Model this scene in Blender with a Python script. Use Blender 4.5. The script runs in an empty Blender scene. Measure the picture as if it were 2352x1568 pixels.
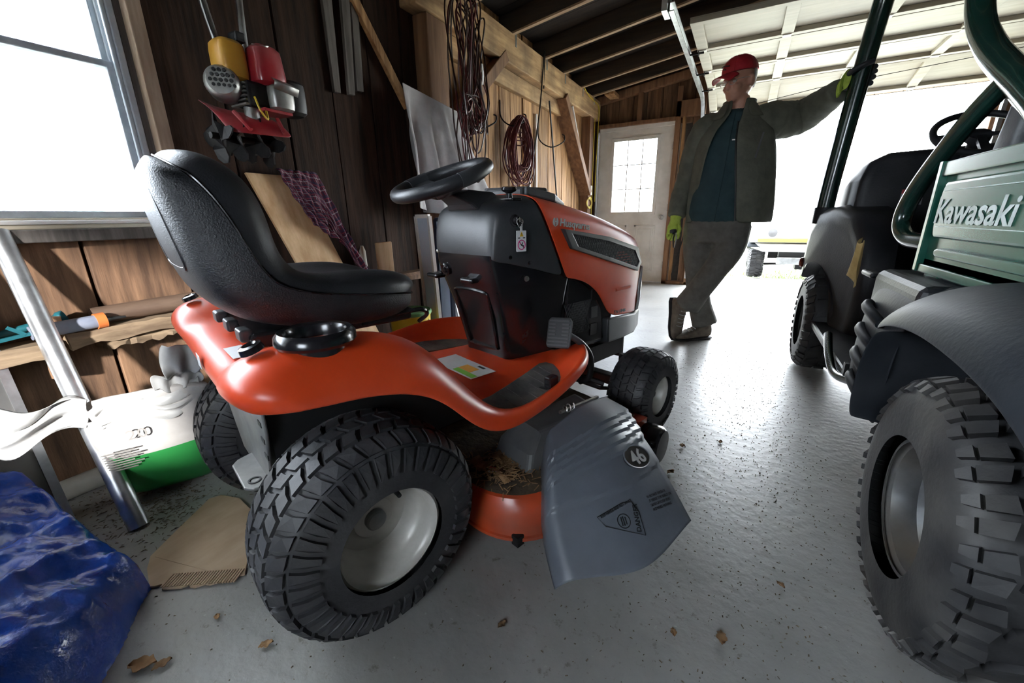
import bpy, bmesh, math, random
from mathutils import Vector, Matrix, noise
random.seed(7)
PI = math.pi
R_ = math.radians
scn = bpy.context.scene
COL = scn.collection

# ------------------------------------------------------------------ camera
cam_d = bpy.data.cameras.new('camera')
cam = bpy.data.objects.new('camera', cam_d)
COL.objects.link(cam)
cam_d.sensor_width = 36.0
cam_d.lens = 36.0 * 930.6 / 2352.0
cam_d.clip_start = 0.02
cam_d.clip_end = 300
_y, _p, _r = R_(28.87), R_(16.92), R_(0.984)
_f = Vector((-math.sin(_y) * math.cos(_p), math.cos(_y) * math.cos(_p), -math.sin(_p)))
_r0 = Vector((math.cos(_y), math.sin(_y), 0))
_u0 = _r0.cross(_f)
_rt = math.cos(_r) * _r0 - math.sin(_r) * _u0
_up = math.sin(_r) * _r0 + math.cos(_r) * _u0
cm = Matrix.Identity(4)
for i in range(3):
    cm[i][0], cm[i][1], cm[i][2] = _rt[i], _up[i], -_f[i]
cm[2][3] = 0.9
cam.matrix_world = cm
scn.camera = cam

# ------------------------------------------------------------------ world, sun, exposure
w = bpy.data.worlds.new('overcast_sky')
scn.world = w
w.use_nodes = True
nt = w.node_tree
bg = nt.nodes['Background']
bg.inputs[0].default_value = (0.88, 0.945, 1.0, 1)
bg.inputs[1].default_value = 30.0
sun_d = bpy.data.lights.new('sun', 'SUN')
sun_d.energy = 20.0
sun_d.angle = R_(2.5)
sun_d.color = (1.0, 0.96, 0.9)
sun = bpy.data.objects.new('sun', sun_d)
COL.objects.link(sun)
SUN_DIR = Vector((-0.60, 0.75, -0.28)).normalized()
sun.rotation_euler = SUN_DIR.to_track_quat('-Z', 'Y').to_euler()
vs = scn.view_settings
vs.view_transform = 'Standard'
vs.look = 'None'
vs.gamma = 1.0
vs.use_curve_mapping = False
vs.exposure = 0.0
scn.cycles.max_bounces = 8
scn.cycles.diffuse_bounces = 5
scn.cycles.use_denoising = True

# ------------------------------------------------------------------ materials
MATS = {}
def mat(name, c1, c2=None, scale=8.0, rough=0.6, metal=0.0, bump=0.0, bscale=None, stretch=(1, 1, 1),
        detail=5.0, rand=0.0, spec=0.5, coat=0.0, rvar=0.0, contrast=(0.35, 0.68), dust=None, subsurf=0.0):
    m = bpy.data.materials.new(name)
    m.use_nodes = True
    N, L = m.node_tree.nodes, m.node_tree.links
    b = N['Principled BSDF']
    b.inputs['Roughness'].default_value = rough
    b.inputs['Metallic'].default_value = metal
    b.inputs['Specular IOR Level'].default_value = spec
    b.inputs['Coat Weight'].default_value = coat
    tc = N.new('ShaderNodeTexCoord')
    mp = N.new('ShaderNodeMapping')
    mp.inputs['Scale'].default_value = stretch
    L.new(tc.outputs['Object'], mp.inputs['Vector'])
    vec = mp.outputs['Vector']
    if rand:
        oi = N.new('ShaderNodeObjectInfo')
        va = N.new('ShaderNodeVectorMath'); va.operation = 'ADD'
        vm = N.new('ShaderNodeVectorMath'); vm.operation = 'SCALE'
        vm.inputs[0].default_value = (7.3, 3.1, 5.7)
        L.new(oi.outputs['Random'], vm.inputs['Scale'])
        L.new(vec, va.inputs[0]); L.new(vm.outputs[0], va.inputs[1])
        vec = va.outputs[0]
    nz = N.new('ShaderNodeTexNoise')
    nz.inputs['Scale'].default_value = scale
    nz.inputs['Detail'].default_value = detail
    nz.inputs['Roughness'].default_value = 0.62
    L.new(vec, nz.inputs['Vector'])
    rp = N.new('ShaderNodeValToRGB')
    c2 = c2 or c1
    rp.color_ramp.elements[0].position = contrast[0]
    rp.color_ramp.elements[1].position = contrast[1]
    rp.color_ramp.elements[0].color = (*c1, 1)
    rp.color_ramp.elements[1].color = (*c2, 1)
    L.new(nz.outputs['Fac'], rp.inputs['Fac'])
    col = rp.outputs['Color']
    if dust:                                   # (colour, amount, scale): settled dust and dirt in patches
        n2 = N.new('ShaderNodeTexNoise'); n2.inputs['Scale'].default_value = dust[2]; n2.inputs['Detail'].default_value = 6
        L.new(tc.outputs['Object'], n2.inputs['Vector'])
        mr = N.new('ShaderNodeMapRange'); mr.inputs[1].default_value = 0.42; mr.inputs[2].default_value = 0.75
        mr.inputs[3].default_value = 0.0; mr.inputs[4].default_value = dust[1]
        L.new(n2.outputs['Fac'], mr.inputs[0])
        mx = N.new('ShaderNodeMixRGB'); mx.inputs[2].default_value = (*dust[0], 1)
        L.new(mr.outputs[0], mx.inputs[0]); L.new(col, mx.inputs[1])
        col = mx.outputs[0]
    if rand:
        hs = N.new('ShaderNodeHueSaturation')
        mr = N.new('ShaderNodeMapRange')
        mr.inputs[3].default_value = 1 - rand; mr.inputs[4].default_value = 1 + rand
        L.new(oi.outputs['Random'], mr.inputs[0])
        L.new(mr.outputs[0], hs.inputs['Value']); L.new(col, hs.inputs['Color'])
        col = hs.outputs['Color']
    L.new(col, b.inputs['Base Color'])
    if rvar:
        mr = N.new('ShaderNodeMapRange')
        mr.inputs[3].default_value = max(0.02, rough - rvar); mr.inputs[4].default_value = min(1, rough + rvar)
        L.new(nz.outputs['Fac'], mr.inputs[0]); L.new(mr.outputs[0], b.inputs['Roughness'])
    if bump:
        n3 = N.new('ShaderNodeTexNoise'); n3.inputs['Scale'].default_value = bscale or scale * 2
        n3.inputs['Detail'].default_value = 6
        L.new(vec, n3.inputs['Vector'])
        bp = N.new('ShaderNodeBump'); bp.inputs['Strength'].default_value = bump
        bp.inputs['Distance'].default_value = 0.01
        L.new(n3.outputs['Fac'], bp.inputs['Height']); L.new(bp.outputs['Normal'], b.inputs['Normal'])
    MATS[name] = m
    return m

def emit(name, c, s):
    m = bpy.data.materials.new(name); m.use_nodes = True
    b = m.node_tree.nodes['Principled BSDF']
    b.inputs['Base Color'].default_value = (*c, 1)
    b.inputs['Emission Color'].default_value = (*c, 1); b.inputs['Emission Strength'].default_value = s
    return m

def glass_mat(name, tint=(0.95, 0.97, 1.0), dirt=0.08):
    m = bpy.data.materials.new(name); m.use_nodes = True
    N, L = m.node_tree.nodes, m.node_tree.links
    out = N['Material Output']; N.remove(N['Principled BSDF'])
    tr = N.new('ShaderNodeBsdfTransparent'); tr.inputs[0].default_value = (*tint, 1)
    gl = N.new('ShaderNodeBsdfGlossy'); gl.inputs['Roughness'].default_value = 0.03
    tl = N.new('ShaderNodeBsdfTranslucent'); tl.inputs[0].default_value = (0.9, 0.9, 0.9, 1)
    fr = N.new('ShaderNodeFresnel'); fr.inputs[0].default_value = 1.45
    m1 = N.new('ShaderNodeMixShader'); m2 = N.new('ShaderNodeMixShader')
    nz = N.new('ShaderNodeTexNoise'); nz.inputs['Scale'].default_value = 4
    mr = N.new('ShaderNodeMapRange'); mr.inputs[3].default_value = 0; mr.inputs[4].default_value = dirt * 2
    L.new(nz.outputs['Fac'], mr.inputs[0])
    L.new(fr.outputs[0], m1.inputs[0]); L.new(tr.outputs[0], m1.inputs[1]); L.new(gl.outputs[0], m1.inputs[2])
    L.new(mr.outputs[0], m2.inputs[0]); L.new(m1.outputs[0], m2.inputs[1]); L.new(tl.outputs[0], m2.inputs[2])
    L.new(m2.outputs[0], out.inputs['Surface'])
    return m

# ------------------------------------------------------------------ mesh builder
class MB:
    def __init__(s): s.v = []; s.f = []
    def add(s, vs, fs):
        o = len(s.v); s.v += [tuple(v) for v in vs]; s.f += [tuple(i + o for i in f) for f in fs]; return s
    def box(s, x0, x1, y0, y1, z0, z1):
        return s.add([(x0,y0,z0),(x1,y0,z0),(x1,y1,z0),(x0,y1,z0),(x0,y0,z1),(x1,y0,z1),(x1,y1,z1),(x0,y1,z1)],
                     [(0,3,2,1),(4,5,6,7),(0,1,5,4),(1,2,6,5),(2,3,7,6),(3,0,4,7)])
    def bar(s, p0, p1, w, h, up=(0,0,1)):
        p0, p1, up = Vector(p0), Vector(p1), Vector(up)
        d = (p1 - p0).normalized(); a = d.cross(up).normalized(); b = a.cross(d)
        a *= w/2; b *= h/2
        return s.add([p0-a-b,p0+a-b,p0+a+b,p0-a+b,p1-a-b,p1+a-b,p1+a+b,p1-a+b],
                     [(0,3,2,1),(4,5,6,7),(0,1,5,4),(1,2,6,5),(2,3,7,6),(3,0,4,7)])
    def tube(s, pts, r, n=8, closed=False, cap=True, sq=None):
        P = [Vector(p) for p in pts]; m = len(P)
        rs = r if isinstance(r, (list, tuple)) else [r]*m
        rings = []; a = None
        for i in range(m):
            t = (P[(i+1) % m] - P[i-1]) if closed else (P[min(i+1,m-1)] - P[max(i-1,0)])
            t.normalize()
            if a is None:
                a = t.cross(Vector((0,0,1)));
                if a.length < 0.1: a = t.cross(Vector((1,0,0)))
            a = (a - t*a.dot(t)).normalized(); b = t.cross(a)
            rings.append([P[i] + (a*math.cos(2*PI*k/n) + b*math.sin(2*PI*k/n))*rs[i] for k in range(n)])
        return s.loft(rings, cap=cap and not closed, loop=closed)
    def loft(s, rings, cap=True, loop=False, ring_closed=True):
        n = len(rings[0]); m = len(rings); o = len(s.v)
        for rg in rings: s.v += [tuple(p) for p in rg]
        for i in range(m if loop else m-1):
            for k in range(n if ring_closed else n-1):
                a = o+i*n+k; b = o+i*n+(k+1) % n; c = o+((i+1) % m)*n+(k+1) % n; d = o+((i+1) % m)*n+k
                s.f.append((a,b,c,d))
        if cap and ring_closed:
            s.f.append(tuple(o+k for k in reversed(range(n)))); s.f.append(tuple(o+(m-1)*n+k for k in range(n)))
        return s
    def lathe(s, prof, c=(0,0,0), ax=(1,0,0), n=32, closed=False):
        c, ax = Vector(c), Vector(ax).normalized()
        a = ax.cross(Vector((0,0,1)));
        if a.length < 0.1: a = ax.cross(Vector((0,1,0)))
        a.normalize(); b = ax.cross(a)
        rings = [[c + ax*h + (a*math.cos(2*PI*k/n)+b*math.sin(2*PI*k/n))*max(r,1e-4) for k in range(n)] for r, h in prof]
        return s.loft(rings, cap=False, loop=closed)
    def prism(s, poly, d0, d1, ax='x'):
        n = len(poly)
        def P(u, v, d): return {'x': (d,u,v), 'y': (u,d,v), 'z': (u,v,d)}[ax]
        vs = [P(u,v,d0) for u,v in poly] + [P(u,v,d1) for u,v in poly]
        fs = [tuple(range(n)), tuple(reversed(range(n,2*n)))] + [(k,n+k,n+(k+1)%n,(k+1)%n) for k in range(n)]
        return s.add(vs, fs)
    def grid(s, rows):
        return s.loft(rows, cap=False, ring_closed=False)
    def xf(s, M, start=0):
        for i in range(start, len(s.v)): s.v[i] = tuple(M @ Vector(s.v[i]))
        return s
    def build(s, name, m, parent=None, smooth=True, ang=38, bevel=0, sub=0, solid=0, seg=2, off=-1.0, remesh=0, sm=0, disp=None):
        me = bpy.data.meshes.new(name)
        me.from_pydata(s.v, [], s.f); me.validate(); 
        bm = bmesh.new(); bm.from_mesh(me); bmesh.ops.recalc_face_normals(bm, faces=bm.faces); bm.to_mesh(me); bm.free()
        o = bpy.data.objects.new(name, me); COL.objects.link(o)
        if m: me.materials.append(m)
        if parent: o.parent = parent
        if smooth:
            me.polygons.foreach_set('use_smooth', [True]*len(me.polygons))
            if not remesh and not sub: me.set_sharp_from_angle(angle=R_(ang))
        if remesh:
            md = o.modifiers.new('r', 'REMESH'); md.mode = 'VOXEL'; md.voxel_size = remesh; md.use_smooth_shade = True
        if sm:
            md = o.modifiers.new('s', 'SMOOTH'); md.factor = 0.5; md.iterations = sm
        if solid:
            md = o.modifiers.new('t', 'SOLIDIFY'); md.thickness = solid; md.offset = off
        if bevel:
            md = o.modifiers.new('b', 'BEVEL'); md.width = bevel; md.segments = seg; md.limit_method = 'ANGLE'; md.angle_limit = R_(40)
            md.harden_normals = False
        if sub:
            md = o.modifiers.new('u', 'SUBSURF'); md.levels = sub; md.render_levels = sub
        return o

def tag(o, label=None, cat=None, group=None, kind=None):
    if label: o['label'] = label
    if cat: o['category'] = cat
    if group: o['group'] = group
    if kind: o['kind'] = kind
    return o
def empty(name, loc=(0,0,0), rz=0.0, label=None, cat=None, group=None, kind=None):
    o = bpy.data.objects.new(name, None); COL.objects.link(o)
    o.location = loc; o.rotation_euler = (0,0,rz); o.empty_display_size = 0.05
    return tag(o, label, cat, group, kind)
def structure(name, label=None):
    return empty(name, kind='structure', label=label)
def copy_tree(o, parent=None):
    c = o.copy(); COL.objects.link(c); c.parent = parent
    for ch in o.children: copy_tree(ch, c)
    return c
def text(name, body, size, m, parent, loc, rot, ext=0.001, align='LEFT', shear=0.0, sx=1.0, bold=0.0):
    cu = bpy.data.curves.new(name, 'FONT'); cu.body = body; cu.size = size; cu.extrude = ext; cu.align_x = align
    cu.shear = shear; cu.offset = bold; cu.resolution_u = 3
    tmp = bpy.data.objects.new(name, cu)
    me = bpy.data.meshes.new_from_object(tmp); bpy.data.objects.remove(tmp)
    me.materials.clear(); me.materials.append(m)
    o = bpy.data.objects.new(name, me); COL.objects.link(o)
    o.parent = parent; o.location = loc
    if isinstance(rot, Matrix): o.matrix_basis = Matrix.Translation(Vector(loc)) @ rot.to_4x4() @ Matrix.Diagonal((sx,1,1,1))
    else: o.rotation_euler = rot; o.scale = (sx,1,1)
    return o
def frame(xd, yd):                       # rotation whose x and y run along xd and yd
    x = Vector(xd).normalized(); y = Vector(yd); y = (y - x*y.dot(x)).normalized(); z = x.cross(y)
    return Matrix((x, y, z)).transposed()
def cat_rom(P, n=6, closed=False):       # smooth curve through the points
    P = [Vector(p) for p in P]; out = []; m = len(P)
    for i in range(m if closed else m-1):
        p0 = P[i-1] if (closed or i > 0) else P[0]*2-P[1]; p1 = P[i]; p2 = P[(i+1) % m]
        p3 = P[(i+2) % m] if (closed or i+2 < m) else P[-1]*2-P[-2]
        for k in range(n):
            t = k/n
            out.append(0.5*((2*p1)+(-p0+p2)*t+(2*p0-5*p1+4*p2-p3)*t*t+(-p0+3*p1-3*p2+p3)*t**3))
    if not closed: out.append(P[-1])
    return out
def lerp(a, b, t): return a + (b-a)*t
def interp(tab, x):                       # piecewise-linear table of (x, values...)
    if x <= tab[0][0]: return tab[0][1:]
    for a, b in zip(tab, tab[1:]):
        if x <= b[0]:
            t = (x-a[0])/(b[0]-a[0]); return tuple(lerp(p, q, t) for p, q in zip(a[1:], b[1:]))
    return tab[-1][1:]
# ------------------------------------------------------------------ materials of the place
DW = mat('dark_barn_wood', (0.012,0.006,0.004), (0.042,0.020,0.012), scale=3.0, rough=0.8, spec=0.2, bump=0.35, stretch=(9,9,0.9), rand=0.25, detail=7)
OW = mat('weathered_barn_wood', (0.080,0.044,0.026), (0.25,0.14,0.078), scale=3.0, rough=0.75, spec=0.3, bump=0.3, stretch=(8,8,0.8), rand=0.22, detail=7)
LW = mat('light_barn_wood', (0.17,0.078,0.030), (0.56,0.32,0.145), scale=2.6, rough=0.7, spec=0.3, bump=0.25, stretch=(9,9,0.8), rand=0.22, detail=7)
BW = mat('beam_wood', (0.30,0.165,0.072), (0.62,0.40,0.20), scale=2.2, rough=0.75, bump=0.25, stretch=(8,0.8,8), rand=0.1, detail=7, dust=((0.10,0.06,0.035),0.75,5))
TW = mat('trim_wood', (0.28,0.19,0.125), (0.50,0.38,0.28), scale=2.5, rough=0.75, bump=0.25, stretch=(9,9,0.8), rand=0.1, detail=6)
SW = mat('stud_wood', (0.13,0.060,0.030), (0.28,0.145,0.072), scale=2.5, rough=0.75, bump=0.25, stretch=(9,9,0.8), rand=0.15, detail=6)
RLIT = mat('rafter_lit_edge_tone', (0.24,0.15,0.085), (0.46,0.31,0.19), scale=2.5, rough=0.8, stretch=(0.8,9,9), rand=0.12)  # floor light on the rafters' lower edges, put into the colour
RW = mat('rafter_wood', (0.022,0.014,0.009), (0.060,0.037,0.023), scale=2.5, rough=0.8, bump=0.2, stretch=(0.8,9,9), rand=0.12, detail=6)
ROOF = mat('roof_boards', (0.012,0.009,0.007), (0.030,0.021,0.015), scale=3, rough=0.85, stretch=(0.8,8,8), rand=0.2)
GREYW = mat('grey_old_board', (0.055,0.047,0.041), (0.15,0.13,0.115), scale=3, rough=0.8, bump=0.3, stretch=(9,9,0.7), rand=0.15)
GALV = mat('galvanised_steel', (0.52,0.53,0.54), (0.76,0.78,0.80), scale=14, rough=0.33, metal=0.9, rvar=0.1)
ALU = mat('grey_aluminium', (0.55,0.60,0.66), (0.70,0.75,0.80), scale=20, rough=0.45, metal=0.2)
IRON = mat('black_iron', (0.012,0.012,0.013), (0.03,0.028,0.027), scale=20, rough=0.55, metal=0.6)
STEEL = mat('zinc_hardware', (0.35,0.34,0.32), (0.6,0.58,0.55), scale=30, rough=0.4, metal=0.9)
DOORW = mat('white_door_paint', (0.78,0.76,0.72), (0.85,0.83,0.80), scale=5, rough=0.45, dust=((0.36,0.33,0.28),0.35,6))
GDOOR = mat('cream_garage_paint', (0.34,0.305,0.24), (0.45,0.41,0.335), scale=2.5, rough=0.55, bump=0.1, stretch=(0.8,7,7), dust=((0.36,0.29,0.19),0.55,3))
RAWB = mat('raw_sill_wood', (0.45,0.38,0.28), (0.66,0.60,0.48), scale=3, rough=0.7, stretch=(8,0.8,8))
GLASS = glass_mat('window_glass')

# concrete floor: trowelled grey slab with stains, grit and hairline marks
def concrete(name, dirt=1.0):
    m = mat(name, (0.205,0.203,0.195), (0.36,0.355,0.345), scale=2.2, rough=0.42, bump=0.22, bscale=34, detail=9, rvar=0.10, contrast=(0.3,0.7))
    N, L = m.node_tree.nodes, m.node_tree.links
    b = N['Principled BSDF']; src = b.inputs['Base Color'].links[0].from_socket
    tc = N.new('ShaderNodeTexCoord')
    def layer(src, scale, lo, hi, colr, amt, stretch=(1,1,1), det=6):
        mp = N.new('ShaderNodeMapping'); mp.inputs['Scale'].default_value = stretch
        n = N.new('ShaderNodeTexNoise'); n.inputs['Scale'].default_value = scale; n.inputs['Detail'].default_value = det
        n.inputs['Roughness'].default_value = 0.7
        L.new(tc.outputs['Object'], mp.inputs[0]); L.new(mp.outputs[0], n.inputs['Vector'])
        r = N.new('ShaderNodeMapRange'); r.inputs[1].default_value = lo; r.inputs[2].default_value = hi; r.inputs[4].default_value = amt
        L.new(n.outputs['Fac'], r.inputs[0])
        x = N.new('ShaderNodeMixRGB'); x.inputs[2].default_value = (*colr,1)
        L.new(r.outputs[0], x.inputs[0]); L.new(src, x.inputs[1]); return x.outputs[0]
    src = layer(src, 1.1, 0.52, 0.72, (0.17,0.145,0.11), 0.6*dirt)            # broad brown stain
    src = layer(src, 26, 0.60, 0.70, (0.10,0.085,0.065), 0.75*dirt)          # grit
    src = layer(src, 75, 0.62, 0.72, (0.075,0.06,0.045), 0.85*dirt)           # fine specks
    src = layer(src, 40, 0.64, 0.72, (0.52,0.52,0.50), 0.5*dirt)
    L.new(src, b.inputs['Base Color'])
    return m
CONC = concrete('concrete_slab')
APR = concrete('concrete_apron', 0.4)
GRASS = mat('lawn_grass', (0.16,0.22,0.07), (0.30,0.36,0.14), scale=60, rough=0.9)

XW = -1.98       # inner face of the window wall
YB = 5.94        # inner face of the door wall
YN, XR = -1.8, 4.2

# ------------------------------------------------------------------ floor, apron, lawn
o = MB().box(XW-0.1, XR+0.1, YN-0.1, YB+0.12, -0.12, 0.0).build('floor', CONC, smooth=False); tag(o, kind='structure')
o = MB().box(-3.2, 5.5, YB+0.12, 7.1, -0.14, -0.012).build('apron', APR, smooth=False); tag(o, 'pale concrete apron outside the raised garage door', kind='structure')
o = MB().box(-45, 45, -40, 70, -0.3, -0.125).build('ground', mat('dry_pale_lawn',(0.33,0.34,0.26),(0.42,0.42,0.34),scale=6,rough=.95), smooth=False); tag(o, 'mown lawn around the building', kind='structure')
random.seed(3)
mb = MB()
for i in range(5200):
    x, y = random.uniform(-1.2,3.2), random.uniform(7.1,9.4)
    a = random.uniform(0,2*PI); hh = random.uniform(0.05,0.11); lx, ly = random.gauss(0,0.025), random.gauss(0,0.025)
    mb.add([(x-0.004*math.cos(a),y-0.004*math.sin(a),-0.125),(x+0.004*math.cos(a),y+0.004*math.sin(a),-0.125),(x+lx,y+ly,-0.125+hh)],[(0,1,2)])
o = mb.build('grass_blades', GRASS, smooth=False); tag(o, 'short green grass blades beyond the concrete apron', 'grass', kind='stuff')

# ------------------------------------------------------------------ wall with the window (left)
WL = structure('wall_left', 'dark vertical board wall with the window')
MB().box(XW-0.10, XW-0.06, YN, -1.42, -0.05, 3.2).box(XW-0.10, XW-0.06, 0.80, YB+0.1, -0.05, 3.2)\
    .box(XW-0.10, XW-0.06, -1.42, 0.80, -0.05, 0.90).box(XW-0.10, XW-0.06, -1.42, 0.80, 1.98, 3.2).build('gap_backing', ROOF, WL, smooth=False)  # backing sheet added so no bright sky shows through the plank gaps
random.seed(11)
edges = [-1.80,-1.42,-1.21,-0.92,-0.62,-0.34,-0.04,0.255,0.545,0.837,1.12,1.40,1.68,1.96,2.24,2.52]
y = 2.52
while y < YB-0.05:
    y += random.choice((0.17,0.20,0.21,0.24)); edges.append(min(y, YB+0.02))
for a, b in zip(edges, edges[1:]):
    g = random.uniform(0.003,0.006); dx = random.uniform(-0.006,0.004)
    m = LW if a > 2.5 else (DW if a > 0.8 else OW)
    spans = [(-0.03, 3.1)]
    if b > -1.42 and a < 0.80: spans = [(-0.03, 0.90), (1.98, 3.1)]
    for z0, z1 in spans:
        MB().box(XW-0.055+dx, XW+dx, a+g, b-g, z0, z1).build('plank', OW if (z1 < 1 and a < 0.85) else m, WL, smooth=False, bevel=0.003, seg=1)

# ------------------------------------------------------------------ window_1 in the left wall
W1 = structure('window_1', 'bright double-hung window with grey aluminium sash')
wy0, wy1, wz0, wz1 = -1.40, 0.785, 0.925, 1.95
def rail(n, y0,y1,z0,z1, x0, x1, m): MB().box(x0,x1,y0,y1,z0,z1).build(n, m, W1, smooth=False, bevel=0.004)
rail('jamb', wy1,wy1+0.022,0.90,1.97,XW-0.09,XW+0.005,ALU); rail('jamb', wy0-0.022,wy0,0.90,1.97,XW-0.09,XW+0.005,ALU)
rail('jamb_channel', wy1-0.014,wy1,0.93,1.95,XW-0.045,XW-0.03,ALU); rail('jamb_channel', wy1-0.014,wy1,0.93,1.95,XW-0.012,XW+0.002,ALU)
rail('head', wy0,wy1,1.945,1.97,XW-0.09,XW+0.005,ALU)
rail('meeting_rail', wy0,wy1-0.01,1.418,1.452,XW-0.062,XW-0.040,ALU); rail('meeting_rail', wy0,wy1-0.01,1.424,1.446,XW-0.040,XW-0.022,ALU)
rail('sash_stile', wy1-0.03,wy1-0.006,0.93,1.43,XW-0.042,XW-0.022,ALU); rail('sash_stile', wy1-0.03,wy1-0.006,1.44,1.945,XW-0.064,XW-0.044,ALU)
rail('bottom_rail', wy0,wy1-0.01,0.925,0.948,XW-0.042,XW-0.022,ALU)
rail('mullion', -0.34,-0.29,0.925,1.95,XW-0.07,XW-0.01,ALU)
rail('pane', wy0,wy1-0.03,0.948,1.425,XW-0.034,XW-0.030,GLASS); rail('pane', wy0,wy1-0.03,1.445,1.945,XW-0.056,XW-0.052,GLASS)
rail('sill', wy0-0.03,wy1+0.022,0.890,0.925,XW-0.09,XW+0.012,RAWB)
rail('sill_track', wy0-0.03,wy1+0.02,0.905,0.918,XW+0.012,XW+0.022,DOORW)
W2 = structure('trim_1', 'rough wooden boards framing the window')
MB().box(XW-0.005,XW+0.045,0.828,0.874,0.90,2.3).build('side_trim', TW, W2, smooth=False, bevel=0.004)
MB().box(XW-0.05,XW+0.002,0.807,0.830,0.90,2.0).build('side_stop', GREYW, W2, smooth=False, bevel=0.003)
MB().box(XW-0.005,XW+0.045,-1.47,-1.424,0.90,2.3).build('side_trim', TW, W2, smooth=False, bevel=0.004)
MB().box(XW,XW+0.050,-1.47,0.875,0.850,0.890).build('apron_board', GREYW, W2, smooth=False, bevel=0.004)

# ------------------------------------------------------------------ posts, beams and braces along the left wall
PB = structure('beam', 'sawn timber plate beam carrying the rafters')
MB().box(XW+0.001,-1.85,2.25,YB-0.02,2.125,2.355).build('plate', BW, PB, smooth=False, bevel=0.008)
o = MB().box(XW+0.001,XW+0.05,2.6,4.85,1.985,2.12).build('girt', BW, None, smooth=False, bevel=0.006); tag(o, 'pale timber girt nailed to the wall under the beam', kind='structure')
o = MB().box(XW+0.001,-1.865,2.36,2.56,0,2.125).build('post', SW, None, smooth=False, bevel=0.008); tag(o, 'sawn wooden post behind the hanging cords', kind='structure')
o = MB().box(XW+0.001,-1.86,5.55,5.69,0,2.125).build('corner_post', SW, None, smooth=False, bevel=0.008); tag(o, 'brown corner post beside the white door', kind='structure')
o = MB().bar((-1.92,2.55,1.50),(-1.92,3.36,2.17),0.085,0.15,(1,0,0)).build('brace', SW, None, smooth=False, bevel=0.006); tag(o, 'dark diagonal brace rising from post to beam', kind='structure')
o = MB().bar((-1.92,5.56,1.20),(-1.92,4.62,2.15),0.085,0.20,(1,0,0)).build('brace', SW, None, smooth=False, bevel=0.006); tag(o, 'wide brown diagonal brace falling from beam to corner post', kind='structure')
o = MB().bar((-1.90,5.66,1.15),(-1.90,4.95,2.12),0.02,0.055,(1,0,0)).build('downpipe_strip', DOORW, None, smooth=False, bevel=0.004); tag(o, 'white painted strip behind the brown diagonal brace', kind='structure')
# thin light-wood brace on the dark wall
o = MB().bar((XW+0.03,1.86,2.03),(XW+0.03,2.22,1.58),0.05,0.03,(1,0,0)).build('brace', LW, None, smooth=False, bevel=0.004); tag(o, 'thin orange diagonal brace on the dark board wall', kind='structure')

# ------------------------------------------------------------------ door wall (back)
WB = structure('wall_back', 'brown board wall around the white door')
zr = lambda x: 2.365 + 0.14*(x+1.85)     # underside of the rafters
random.seed(5)
x = XW
while x < -0.56:
    x2 = min(x + random.choice((0.14,0.17,0.19)), -0.55)
    spans = [(0,3.0)]
    if x2 > -1.86 and x < -0.86: spans = [(2.0,3.0)]
    for z0, z1 in spans:
        MB().box(x+0.003,x2-0.003,YB+0.05,YB+0.085,z0,z1).build('plank', OW, WB, smooth=False, bevel=0.002, seg=1)
    x = x2
x = 1.95
while x < XR:
    MB().box(x+0.003,x+0.247,YB+0.05,YB+0.085,0,3.4).build('plank', OW, WB, smooth=False, bevel=0.002, seg=1); x += 0.25
for k in range(11):
    x = -0.55 + k*0.2275
    MB().box(x+0.003,x+0.224,YB+0.05,YB+0.085,2.07,3.3).build('plank', OW, WB, smooth=False, bevel=0.002, seg=1)
MB().box(XW-0.1,-1.86,YB+0.09,YB+0.12,-0.05,3.4).box(-0.87,-0.55,YB+0.09,YB+0.12,-0.05,3.4).box(-1.86,-0.87,YB+0.09,YB+0.12,2.02,3.4)\
    .box(-0.55,1.95,YB+0.09,YB+0.12,2.07,3.6).box(1.95,XR+0.1,YB+0.09,YB+0.12,-0.05,3.6).build('gap_backing', ROOF, WB, smooth=False)  # same added backing, blocking sky behind the door wall's planks
def stud(n, x0,x1,z0,z1,m=SW,y0=YB-0.04,y1=YB+0.05): return MB().box(x0,x1,y0,y1,z0,z1).build(n, m, WB, smooth=False, bevel=0.004)
stud('stud', -0.885,-0.825,0,2.40); stud('stud', -0.80,-0.765,0.05,2.06,LW); stud('stud', -0.60,-0.553,0,2.5)
stud('header', -1.86,-0.885,2.03,2.075); stud('cripple', -1.36,-1.30,2.075,2.42); stud('cripple', -1.12,-1.085,2.075,2.45,SW,YB+0.02)
stud('sill_plate', -0.885,-0.55,0,0.04); stud('door_header', -0.885,-0.60,2.06,2.24); stud('corner_stud', XW,-1.87,0,2.4,DW)
MB().bar((-1.90,YB,2.36),(-0.5,YB,2.36+0.2),0.09,0.09).build('top_plate', SW, WB, smooth=False, bevel=0.004)
stud('jamb_post', 1.93,2.02,0,2.3); stud('lintel', -0.60,2.02,2.30,2.50,SW,YB-0.03,YB+0.05)
T2 = structure('trim_2', 'white jamb strip beside the open garage doorway')
MB().box(-0.551,-0.535,YB-0.02,YB+0.12,0,2.06).build('stop', DOORW, T2, smooth=False, bevel=0.003)

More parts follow.
